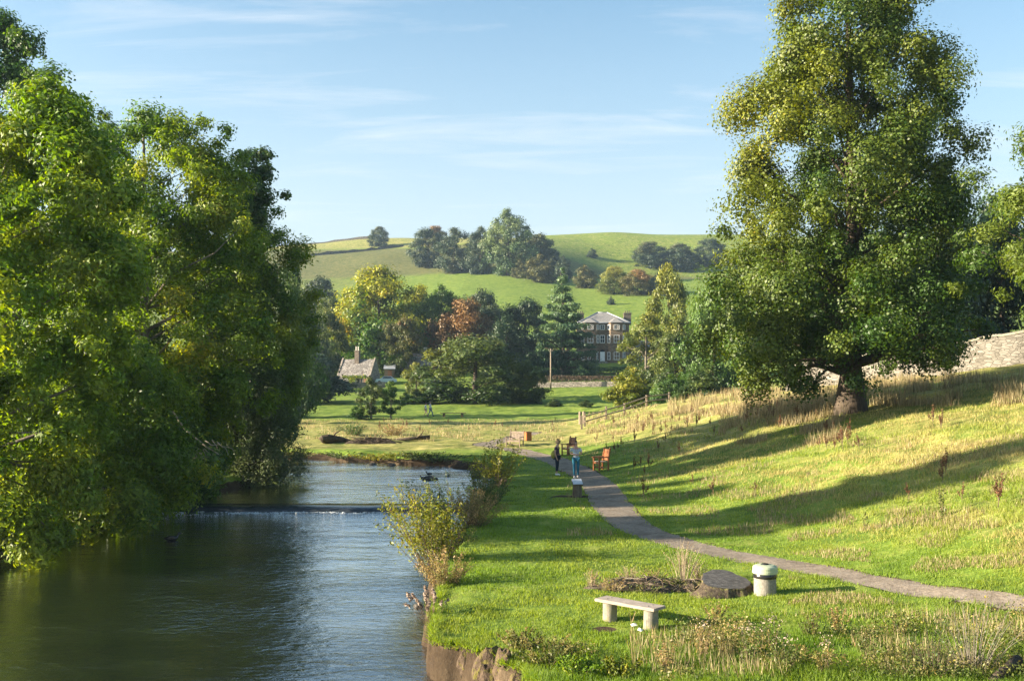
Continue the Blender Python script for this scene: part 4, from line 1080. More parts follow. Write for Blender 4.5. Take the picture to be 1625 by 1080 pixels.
def wall_run(name, label, pts, h, th, mat, seg=1.2, cap=None, cat='wall', jag=0.06, z_off=-0.3, parent_parts=True, seed=1):
    """dry-stone wall following the ground"""
    rng = np.random.default_rng(seed)
    P = np.array(pts, dtype=float); out_ = [P[0]]
    for i in range(len(P) - 1):
        L = np.hypot(*(P[i + 1] - P[i])); k = max(1, int(L / seg))
        for j in range(1, k + 1): out_.append(P[i] + (P[i + 1] - P[i]) * j / k)
    P = np.array(out_); n = len(P); v = []; cv = []
    zs = land(P[:, 0], P[:, 1])
    for i in range(n):
        d = P[min(i + 1, n - 1)] - P[max(i - 1, 0)]; nr = np.array([-d[1], d[0]]) / (np.hypot(*d) + 1e-9)
        hh = h + rng.uniform(-jag, jag)
        for s, zz, tt in ((-1, z_off, 1), (-1, hh, 0.8), (1, hh, 0.8), (1, z_off, 1)):
            v.append((P[i][0] + nr[0] * s * th / 2 * tt, P[i][1] + nr[1] * s * th / 2 * tt, zs[i] + zz))
        for s, zz in ((-1, 0.0), (-1, 0.13), (0, 0.19), (1, 0.13), (1, 0.0)):
            cv.append((P[i][0] + nr[0] * s * (th * 0.4 + 0.06), P[i][1] + nr[1] * s * (th * 0.4 + 0.06), zs[i] + hh + 0.004 + zz))
    f = [(i * 4 + j, (i + 1) * 4 + j, (i + 1) * 4 + j + 1, i * 4 + j + 1) for i in range(n - 1) for j in range(3)] + [(0, 1, 2, 3), ((n - 1) * 4, (n - 1) * 4 + 3, (n - 1) * 4 + 2, (n - 1) * 4 + 1)]
    root = empty(name, (0, 0, 0), 0, label, cat)
    b = MB().add(v, f); b.build('stonework', mat, root)
    if cap:
        f = [(i * 5 + j, (i + 1) * 5 + j, (i + 1) * 5 + (j + 1) % 5, i * 5 + (j + 1) % 5) for i in range(n - 1) for j in range(5)]
        b = MB().add(cv, f); b.build('coping', cap, root)
    return root
wr = wall_run('boundary_wall', 'tall pale rubble wall along the top of the right slope', [(21.5, 80), (25, 75.5), (28.5, 70), (32.5, 66), (40, 61)], 1.95, 0.5, M['wall'], 0.8, M['concrete'], jag=0.04)
gp = Vector((32.9, 65.4, 0)); gp.z = float(land(gp.x, gp.y))
g = empty('gate_pier', gp, 0.3, 'square stone gate pier rising above the right end of the wall', 'pier')
MB().box((0, -0.55, 1.2), (0.5, 0.5, 2.9)).build('shaft', M['wall'], g); MB().box((0, -0.55, 2.72), (0.66, 0.66, 0.14), bevel=0.03).build('cap', M['concrete'], g)
wall_run('garden_wall', 'low pale stone wall below the garden hedge', [(xpx(845, 186), 186), (xpx(985, 184), 184)], 0.95, 0.4, M['gardenwall'], 1.0, None, jag=0.05, seed=3)
wall_run('cottage_wall', 'low rough stone wall in front of the cottage', [(xpx(528, 184), 184), (xpx(612, 186), 186)], 1.0, 0.4, M['cottagestone'], 1.0, None, jag=0.1, seed=4)
wall_run('field_wall', 'dark dry-stone wall running along the skyline at left', [(xpx(440, 640), 640), (xpx(520, 636), 636), (xpx(600, 628), 628)], 1.5, 0.8, M['fieldwall'], 4, None, jag=0.25, seed=5)
def ray_xy(px, py): return ray_ground(px, py, y0=300)
wall_run('field_wall', 'broken dark stone wall crossing the upper left pasture', [ray_xy(480, 407), ray_xy(530, 403), ray_xy(580, 398), ray_xy(640, 391)], 1.3, 0.9, M['fieldwall'], 3, None, jag=0.5, seed=6)

def hedge(name, label, pts, h, th, mat, seed, size=0.16, dens=260):
    rng = np.random.default_rng(seed); V = []; T = 0
    P = np.array(pts, dtype=float); root = empty(name, (0, 0, 0), 0, label, 'hedge')
    L = np.hypot(*(P[-1] - P[0])); n = int(dens * L)
    t = rng.random(n); c = P[0] + (P[-1] - P[0]) * t[:, None]
    d = (P[-1] - P[0]) / L; nr = np.array([-d[1], d[0]])
    a = rng.random(n) * np.pi; r = 0.85 + 0.15 * rng.random(n)
    off = np.sign(np.cos(a)) * np.abs(np.cos(a)) ** 0.4 * th / 2 * r; zz = np.sin(a) ** 0.4 * h * r * (1 + 0.12 * vnoise(t * L / 1.5, t * 0, seed))
    p = np.stack([c[:, 0] + nr[0] * off, c[:, 1] + nr[1] * off, land(c[:, 0], c[:, 1]) + zz], 1)
    nm = np.stack([nr[0] * off, nr[1] * off, zz - h * 0.4], 1) + rng.normal(size=(n, 3)) * 0.4
    v, f, col = leaf_arrays(p, nm, size * (0.7 + 0.6 * rng.random(n)), 0.8, rng.random(n), rng)
    link('foliage', fast_mesh('foliage', v, f, 4, {'tint': col}, mat), root)
    b = MB(); zc = [float(land(q[0], q[1])) for q in P]
    b.tube([(P[0][0], P[0][1], zc[0] + 0.15), (P[-1][0], P[-1][1], zc[-1] + 0.15)], 0.12, 6); b.build('stem', M['stem'], root)
hedge('beech_hedge', 'clipped brown beech hedge above the garden wall', [(xpx(850, 194), 194), (xpx(978, 192), 192)], 1.55, 1.2, M['beech'], 31, 0.2, 220)
hedge('box_hedge', 'clipped dark green hedge in front of the house steps', [(xpx(928, 208), 208), (xpx(952, 208), 208)], 1.7, 2.2, M['ash_dark'], 32, 0.2, 420)
hedge('box_hedge', 'long rounded green hedge below the right windows of the house', [(xpx(950, 210), 210), (xpx(1000, 210), 210)], 1.5, 2.2, M['green'], 33, 0.2, 420)

# utility pole in the meadow edge
py_ = 183.0; px_ = xpx(874, py_)
u = empty('utility_pole', (px_, py_, float(land(px_, py_)) - 0.1), 0, 'slender pale wooden pole beside the layered conifer', 'pole')
MB().tube([(0, 0, 0), (0, 0, 7.2)], [0.15, 0.11], 10).build('shaft', M['fence'], u, True)
MB().box((0, -0.13, 6.8), (0.7, 0.1, 0.1)).build('crossarm', M['fence'], u)

# rail fence on the brow of the slope
def rail_fence():
    root = empty('rail_fence', (0, 0, 0), 0, 'weathered post and rail fence along the brow of the slope', 'fence')
    pts = [(923, 671), (928, 668), (962, 661), (991, 651), (1026, 646), (1062, 639)]
    W = []
    for k, (a, b) in enumerate(pts):
        y = 88 + k * 2.3 + (0.5 if k else 0)
        x = xpx(a, y); W.append(Vector((x, y, float(land(x, y)))))
    for k, p in enumerate(W):
        h = 1.25 if k in (0, 1, 2) else 1.1
        MB().box((p.x, p.y, p.z + h / 2 - 0.1), (0.17, 0.17, h + 0.2), bevel=0.015).build('post', M['fence'], root)
    for k in range(1, len(W) - 1):
        for zz in (0.95, 0.5):
            a, b = W[k] + Vector((0, -0.11, zz)), W[k + 1] + Vector((0, -0.11, zz - 0.04))
            MB().tube([a, b], [0.065, 0.06], 6).build('rail', M['fence'], root)
rail_fence()
def paling():
    p = at(924, 672)
    root = empty('field_gatepost', p + Vector((-0.15, -1.2, 0)), 0, 'pair of thick short gateposts at the left end of the rail fence', 'gatepost')
    for dx in (-0.15, 0.22): MB().lathe([(0.13, -0.2), (0.13, 1.1), (0.09, 1.2)], 10, (dx, dx, 0)).build('post', M['fence'], root)
paling()
# ------------------------------------------------------------------ furniture
def armchair_bench(name, label, loc, rz, w, wood, seatmat, seed, slats=6, arm_drop=0):
    root = empty(name, loc, rz, label, 'bench')
    d = 0.52
    for sx in (-1, 1):
        x = sx * (w / 2 - 0.035)
        MB().box((x, -d / 2, 0.31), (0.07, 0.07, 0.66), bevel=0.008).build('leg', wood, root)
        b = MB(); b.box((x, d / 2 - 0.02, 0.22), (0.07, 0.07, 0.48), bevel=0.008)
        b.build('leg', wood, root)
        b = MB(); b.box((x, d / 2 + 0.03, 0.76), (0.07, 0.065, 0.62), rx=R(-9), bevel=0.008); b.ball((x, d / 2 + 0.08, 1.09), (0.085, 0.085, 0.10))
        b.build('back_post', wood, root)
        a = MB(); a.box((x, -0.03, 0.665), (0.095, 0.66, 0.045), rx=R(2), bevel=0.01); a.build('armrest', wood, root)
        MB().box((x, 0, 0.15), (0.04, d - 0.08, 0.05)).build('side_rail', wood, root)
    MB().box((0, -d / 2, 0.38), (w - 0.142, 0.035, 0.085)).build('apron', wood, root)
    MB().box((0, 0.0, 0.15), (w - 0.115, 0.04, 0.048)).build('stretcher', wood, root)
    n = 5
    for k in range(n):
        MB().box((0, -d / 2 + 0.04 + k * (d - 0.10) / (n - 1), 0.447), (w - 0.02 if 0 < k < n - 1 else w - 0.15, 0.085, 0.026), bevel=0.006).build('seat_slat', seatmat, root)
    back = MB(); back.box((0, d / 2 + 0.075, 1.0), (w - 0.145, 0.04, 0.11), rx=R(-9), bevel=0.008)
    back.box((0, d / 2 + 0.0, 0.535), (w - 0.145, 0.035, 0.06), rx=R(-9))
    back.build('back_rail', wood, root)
    m = max(4, int(w / 0.12))
    for k in range(m):
        x = -w / 2 + 0.10 + (w - 0.20) * k / (m - 1)
        MB().box((x, d / 2 + 0.036, 0.755), (0.088, 0.018, 0.385), rx=R(-9)).build('back_slat', wood, root)
    return root
p = at(954, 746); armchair_bench('wooden_armchair', 'orange-brown varnished wooden armchair nearest the viewer beside the path', p, R(-66), 0.64, M['orangewood'], M['benchgrey'], 1)
p = at(902, 722); armchair_bench('wooden_armchair', 'darker brown wooden armchair behind the two women on the path', p, R(-58), 0.64, M['brownwood'], M['benchgrey'], 2)
p = at(817, 708); armchair_bench('wooden_bench', 'silvered wooden bench where the path bends by the far river bank', p, R(-30), 1.15, M['greywood'], M['greywood'], 3)
p = at(826, 699); bx = empty('wooden_box', p + Vector((0.55, 0, 0)), R(20), 'small orange wooden box standing behind the silvered bench', 'box')
MB().box((0, 0, 0.32), (0.42, 0.5, 0.62), bevel=0.03).build('body', M['orangewood'], bx); MB().box((0, 0, 0.65), (0.46, 0.54, 0.05), bevel=0.01).build('lid', M['brownwood'], bx)

# plank bench in front
def plank_bench():
    a = at(968, 983); b = at(1033, 998)
    ang = math.atan2(b.y - a.y, b.x - a.x); L = (b - a).length
    c = (a + b) / 2
    root = empty('plank_bench', (c.x, c.y, min(a.z, b.z)), ang, 'simple bench of one weathered plank on two concrete posts in front', 'bench')
    for s in (-1, 1):
        b_ = MB(); b_.lathe([(0.142, -0.2), (0.142, 0.05), (0.138, 0.38), (0.132, 0.395)], 28, (s * L / 2, 0, 0), lambda a_, z: 1 + 0.012 * math.sin(5 * a_ + z * 9))
        b_.build('post', M['concrete'], root)
    pl = MB(); pl.box((0, -0.02, 0.425), (L + 0.44, 0.40, 0.055), bevel=0.012); o = pl.build('seat', M['benchgrey'], root)
    for s in (-1, 1):
        for yy in (-0.08, 0.06): MB().lathe([(0.014, 0), (0.014, 0.006), (0.008, 0.01)], 10, (s * L / 2, yy, 0.4525)).build('bolt', M['rock'], o)
plank_bench()
# far benches
def far_bench():
    y = 118.5; x = xpx(719, y); z = float(land(x, y))
    root = empty('plank_bench', (x, y, z), R(3), 'low dark plank bench on two blocks beside the far walkers', 'bench')
    MB().box((0, 0, 0.46), (3.0, 0.36, 0.07), bevel=0.01).build('seat', M['timber'], root)
    for s in (-1, 1): MB().box((s * 1.05, 0, 0.2), (0.3, 0.3, 0.45), bevel=0.02).build('block', M['stump'], root)
    y = 116.0; x = xpx(447, y); z = float(land(x, y))
    root = empty('meadow_bench', (x, y, z), R(-8), 'dark bench with backrest alone on the meadow at left', 'bench')
    MB().box((0, 0, 0.46), (1.7, 0.42, 0.06), bevel=0.01).build('seat', M['timber'], root)
    MB().box((-0.05, 0.24, 0.82), (1.6, 0.05, 0.28), rx=R(-8), bevel=0.01).build('backrest', M['timber'], root)
    for s in (-1, 1):
        MB().box((s * 0.7, 0, 0.2), (0.12, 0.36, 0.46)).build('leg', M['timber'], root); MB().box((s * 0.7, 0.235, 0.68), (0.08, 0.045, 0.46), rx=R(-8)).build('back_post', M['timber'], root)
far_bench()

def litter_bin():
    p = at(1214, 941)
    root = empty('litter_bin', p, 0, 'round concrete litter bin with pale green lid by the path', 'bin')
    MB().lathe([(0.235, -0.1), (0.235, 0.30), (0.243, 0.36), (0.243, 0.40)], 40).build('body', M['binbody'], root, False)
    MB().lathe([(0.248, 0.345), (0.252, 0.36), (0.250, 0.435), (0.240, 0.445)], 40).build('liner', M['black'], root, True)
    lid = MB().lathe([(0.255, 0.438), (0.268, 0.445), (0.268, 0.50), (0.262, 0.506), (0.262, 0.555), (0.250, 0.59), (0.19, 0.615), (0.095, 0.625), (0.09, 0.60)], 44).build('lid', M['binlid'], root)
    MB().lathe([(0.075, 0.603), (0.075, 0.64), (0.05, 0.648)], 24).build('ash_cap', M['black'], lid)
litter_bin()

def tree_stump():
    p = at(1150, 938)
    root = empty('tree_stump', p, R(-12), 'broad sawn tree stump with dark cut top beside the bin', 'stump')
    rng = np.random.default_rng(8)
    ph = rng.random(6) * 6.28
    def wob(a, z):
        k = 0.22 + 0.9 * max(0, 0.35 - z)
        return 1 + k * (0.42 * math.sin(2 * a + ph[4]) * (0.6 if z > 0.3 else 1) + 0.34 * math.sin(3 * a + ph[0]) + 0.16 * math.sin(5 * a + ph[1]) + 0.09 * math.sin(9 * a + ph[2]) + 0.06 * math.sin(17 * a + ph[3]))
    prof = [(0.66, -0.15), (0.62, 0.0), (0.545, 0.10), (0.505, 0.22), (0.485, 0.34), (0.47, 0.42)]
    b = MB().lathe(prof, 90, (0, 0, 0), wob)
    def tilt(v):
        k = (max(0, v[2]) / 0.42) ** 1.5
        return (v[0] * 1.12, v[1] * 0.85, v[2] * 0.92 + k * (-0.13 * v[0] + 0.24 * v[1] - 0.13))
    b.v = [tilt(v) for v in b.v]
    b.v = [(x * (1 + (0.16 * float(fbm(math.atan2(y, x) * 5, z * 3 + 4, 6, 3)) if z < 0.33 else 0)), y * (1 + (0.16 * float(fbm(math.atan2(y, x) * 5, z * 3 + 4, 6, 3)) if z < 0.33 else 0)), z) for x, y, z in b.v]; b.build('bark', M['stump'], root, True)
    t = MB(); n = 90; vs = []
    for rr in (1.0, 0.7, 0.4, 0.15):
        for k in range(n):
            a = 2 * math.pi * k / n; q = 0.474 * wob(a, 0.42) * rr
            x, y = q * math.cos(a), q * math.sin(a)
            v = tilt((x, y, 0.42)); vs.append((v[0], v[1], v[2] + 0.006 + 0.02 * float(vnoise(v[0] * 6, v[1] * 2.5, 4)) * (1 if rr < 1 else 0)))
    fs = [(i * n + k, i * n + (k + 1) % n, (i + 1) * n + (k + 1) % n, (i + 1) * n + k) for i in range(3) for k in range(n)] + [tuple(3 * n + k for k in range(n))]
    t.add(vs, fs); t.build('cut_face', M['stumptop'], root, True)
tree_stump()

def mound(name, label, c, rx, ry, h, mat, seed, twigs=0, rz=0.0, cat='mound', twig_len=0.5, twig_mat=None):
    rng = np.random.default_rng(seed)
    root = empty(name, c, rz, label, cat)
    n, m = 40, 16; v = []
    for j in range(m + 1):
        r = j / m
        for k in range(n):
            a = 2 * math.pi * k / n
            rr = r * (1 + 0.22 * math.sin(3 * a + seed) + 0.1 * math.sin(7 * a))
            x, y = rx * rr * math.cos(a), ry * rr * math.sin(a)
            z = h * (1 - r * r) * (0.75 + 0.9 * float(fbm(x * 2.3 + seed, y * 2.3, seed, 3))) + 0.05 * h * rng.uniform(-1, 1) - 0.12 * r ** 3
            wx, wy = c[0] + x * math.cos(rz) - y * math.sin(rz), c[1] + x * math.sin(rz) + y * math.cos(rz)
            v.append((x, y, z + float(land(wx, wy)) - c[2]))
    f = [(j * n + k, j * n + (k + 1) % n, (j + 1) * n + (k + 1) % n, (j + 1) * n + k) for j in range(m) for k in range(n)]
    MB().add(v, f).build('soil', mat, root)
    for i in range(twigs):
        b = MB(); r = rng.random() ** 0.6; a = rng.random() * 6.28
        s = Vector((rx * r * math.cos(a) * 0.9, ry * r * math.sin(a) * 0.9, h * (1 - r * r) * 0.9))
        d = Vector((rng.normal(), rng.normal() * 0.6, rng.uniform(-0.1, 0.35))).normalized() * twig_len * rng.uniform(0.5, 1.4)
        q = rng.uniform(0.45, 1.0) * (1.0 if twig_len < 1 else 2.2); b.tube([s - d * 0.5, s - d * 0.1 + Vector((rng.normal() * 0.05, 0, 0.03)), s + d * 0.25 + Vector((rng.normal() * 0.05, rng.normal() * 0.03, 0.05)), s + d * 0.5], [0.012 * q, 0.011 * q, 0.008 * q, 0.003 * q], 5)
        b.build('twig', twig_mat or (M['stem'], M['greystem'], M['brush'])[i % 3], root, True)
    return root
mound('brush_mound', 'low heap of earth and dead brush left of the stump', at(1020, 933), 1.35, 0.62, 0.24, M['brush'], 12, 95, R(12))
mound('brush_mound', 'mossy earth heaped against the left side of the stump', at(1098, 934), 0.55, 0.45, 0.22, M['stump'], 14, 14, 0)
# far driftwood pile
dp = at(590, 703)
mound('driftwood_pile', 'dark pile of driftwood and brush on the far river bank', dp, 2.1, 0.9, 0.40, M['bark'], 16, 95, 0, twig_len=1.2, twig_mat=M['bark'])
lg = at(522, 703)
lgr = empty('fallen_log', lg, R(25), 'thick broken grey log end at the left of the driftwood pile', 'log')
MB().tube([(-0.62, 0, 0.22), (-0.5, 0, 0.30), (-0.1, 0, 0.33), (0.4, 0.05, 0.30), (0.9, -0.1, 0.26), (1.6, 0.1, 0.12)], [0.20, 0.30, 0.34, 0.27, 0.20, 0.10], 9).build('trunk', M['bark'], lgr, False)
MB().tube([(0.3, 0, 0.45), (0.5, -0.1, 0.75), (0.9, -0.15, 0.95)], [0.09, 0.06, 0.02], 6).build('branch', M['bark'], lgr, True)
lg = at(655, 700)
lgr = empty('fallen_log', lg, R(6), 'long thin brown log at the right of the driftwood pile', 'log')
MB().tube([(-1.4, 0, 0.12), (0, 0.05, 0.22), (1.3, 0.1, 0.3)], [0.10, 0.14, 0.17], 9).build('trunk', M['bark'], lgr, True)
MB().tube([(0.2, 0.05, 0.25), (0.6, -0.2, 0.5), (0.8, -0.3, 0.8)], [0.06, 0.05, 0.02], 6).build('branch', M['stump'], lgr, True)

# information post on the lawn
def info_post():
    p = at(916, 787)
    root = empty('information_post', p, R(8), 'short thick timber post with sloping grey plaque beside the path', 'post')
    MB().lathe([(0.185, -0.2), (0.185, 0.2), (0.175, 0.46), (0.17, 0.50)], 20, (0, 0, 0), lambda a, z: 1 + 0.03 * math.sin(4 * a) + 0.02 * math.sin(9 * a + z * 5)).build('shaft', M['timber'], root)
    MB().box((0, 0, 0.535), (0.40, 0.40, 0.05), rx=R(26), bevel=0.008).build('mount', M['timber'], root)
    MB().box((0, -0.008, 0.572), (0.385, 0.385, 0.014), rx=R(26), bevel=0.004).build('plaque', M['plaque'], root)
info_post()

# scraps of litter by the bench
for px, py, a, lab in ((1006, 995, 0.4, 'small white paper scrap lying between the bench posts'), (1016, 1003, 1.2, 'white paper scrap in the grass left of the right bench post')):
    p = at(px, py); o = MB()
    o.add([(-0.06, -0.04, 0.035), (0.05, -0.05, 0.05), (0.06, 0.04, 0.075), (-0.05, 0.05, 0.055), (0, 0, 0.085)], [(0, 1, 4), (1, 2, 4), (2, 3, 4), (3, 0, 4), (0, 3, 2, 1)])
    q = o.build('paper_scrap', M['paper'], None, False, p); q.rotation_euler.z = a; tag(q, lab, 'litter')

# stones
def boulder(name, label, c, d, mat, seed, cat='rock'):
    rng = np.random.default_rng(seed)
    bm = bmesh.new(); bmesh.ops.create_icosphere(bm, subdivisions=4, radius=0.5)
    for v in bm.verts:
        co = v.co.copy()
        k = 1 + 0.45 * float(fbm(co.x * 2.6 + seed, co.y * 2.6 + co.z * 2.9, seed, 4))
        v.co = Vector((co.x * d[0] * k, co.y * d[1] * k, co.z * d[2] * k))
    me = bpy.data.meshes.new(name); bm.to_mesh(me); bm.free()
    me.materials.append(mat)
    return tag(link(name, me, None, c), label, cat)
def wat(px, py, z=-0.545):
    y = F * (CAMZ - z) / (py - HY); return Vector((xpx(px, y), y, z))
boulder('rock', 'flat dark rock in the upper river with a bird on it', wat(682, 761) + Vector((0, 0, 0.05)), (0.75, 0.5, 0.32), M['rock'], 3)
boulder('rock', 'dark wet stone left of two near the far bank', wat(592, 737), (0.42, 0.4, 0.28), M['rock'], 4)
boulder('rock', 'dark wet stone right of two near the far bank', wat(621, 738), (0.5, 0.4, 0.26), M['rock'], 5)
boulder('rock', 'tiny dark stone right of the flat rock', wat(712, 755), (0.22, 0.22, 0.16), M['rock'], 6)
boulder('rock', 'dark stone under the willow shrub on the right bank', wat(757, 757) + Vector((0, 0, 0.1)), (0.6, 0.6, 0.45), M['rock'], 7)
boulder('rock', 'small black stone at the foot of the near shrub', wat(665, 962, -0.76), (0.22, 0.2, 0.14), M['rock'], 8)
boulder('rock', 'second small black stone nearer the bank by the shrub', wat(690, 966, -0.76), (0.25, 0.2, 0.14), M['rock'], 9)
EDGE = [(-1.62, 21.6), (-1.5, 20.4), (-1.36, 19.2), (-1.16, 18.45), (-0.82, 18.05), (-0.48, 17.6), (-0.2, 17.25), (0.05, 16.6), (0.3, 16.0), (0.5, 15.4)]
ELAB = ['narrow earth lump under the fluffy thistles at the river bank', 'brown earth lump below the overhanging turf, farthest along the bank', 'upright clod of earth at the left corner of the near bank',
        'mossy earth buttress at the corner of the near bank', 'dark hollowed clod between two earth buttresses', 'large mossy earth buttress in the middle of the near bank', 'crumbling earth lump right of the large buttress',
        'low brown clod at the waterline near the bottom edge', 'earth lump half hidden by weeds at the bottom edge', 'last earth clod where the bank leaves the picture']
rE = random.Random(9)
for i, ((x, y), lab) in enumerate(zip(EDGE, ELAB)):
    dd = (rE.uniform(0.45, 0.75), rE.uniform(0.5, 0.8), rE.uniform(0.85, 1.25))
    boulder('bank_clod', lab, Vector((x + 0.10, y + 0.12, -0.62 + rE.uniform(-0.1, 0.08))), dd, M['earth'], 20 + i, 'earth')
for i, (x, y, r, lab) in enumerate([(-0.42, 17.25, 0.13, 'pale grey stone lodged in the crumbling bank'), (-0.62, 17.55, 0.10, 'small pale stone at the waterline of the near bank'), (-0.12, 16.75, 0.11, 'light stone at the foot of the crumbling earth'),
                                 (-1.32, 18.5, 0.09, 'little pale stone at the corner of the bank'), (0.02, 16.35, 0.09, 'small stone nearest the bottom edge of the picture')]):
    boulder('rock', lab, Vector((x - 0.05, y - 0.12, -0.72)), (r * 1.4, r * 1.2, r), M['palerock'], 40 + i)

# birds
def duck(label, loc, rz, s=1.0):
    root = empty('duck', loc, rz, label, 'duck')
    root.scale = (s, s, s)
    b = MB(); prof = []
    pts = [(-0.26, 0, 0.09), (-0.18, 0, 0.075), (-0.06, 0, 0.07), (0.07, 0, 0.07), (0.15, 0, 0.09), (0.185, 0, 0.15), (0.20, 0, 0.20), (0.225, 0, 0.235), (0.26, 0, 0.23), (0.30, 0, 0.222)]
    b.tube(pts, [0.015, 0.06, 0.095, 0.09, 0.06, 0.036, 0.034, 0.043, 0.036, 0.012], 12)
    b.build('body', M['black'], root, True)
    MB().box((0.325, 0, 0.218), (0.05, 0.03, 0.012), bevel=0.004).build('bill', M['olivebill'], root)
    for sg in (-1, 1): MB().ball((-0.03, sg * 0.075, 0.09), (0.24, 0.05, 0.11)).build('wing', M['bark'], root, True)
M['olivebill'] = mat_plain('bill_horn', (0.35, 0.28, 0.08), 0.5)
duck('dark duck swimming alone on the lower river at left', wat(273, 857, -0.76), R(20), 1.0)
duck('small dark bird perched on the flat rock', wat(681, 757) + Vector((0.0, 0.0, 0.14)), R(200), 0.7)
duck('tiny dark bird on the water left of the flat rock', wat(671, 759), R(160), 0.6)

# ------------------------------------------------------------------ people
def skin_mesh(name, verts, edges, rad, mat, parent, sub=2, root_i=0):
    me = bpy.data.meshes.new(name); me.from_pydata(verts, edges, [])
    o = bpy.data.objects.new(name, me); COL.objects.link(o)
    md = o.modifiers.new('skin', 'SKIN'); md.use_smooth_shade = True; md.branch_smoothing = 0.6
    sd = me.skin_vertices[0].data
    for i, r in enumerate(rad):
        sd[i].radius = r if hasattr(r, '__len__') else (r, r)
        sd[i].use_root = (i == root_i)
    ss = o.modifiers.new('sub', 'SUBSURF'); ss.levels = sub; ss.render_levels = sub
    dg = bpy.context.evaluated_depsgraph_get(); dg.update()
    nm = bpy.data.meshes.new_from_object(o.evaluated_get(dg))
    bpy.data.objects.remove(o); bpy.data.meshes.remove(me)
    nm.name = name; nm.materials.clear(); nm.materials.append(mat)
    for p in nm.polygons: p.use_smooth = True
    return link(name, nm, parent)

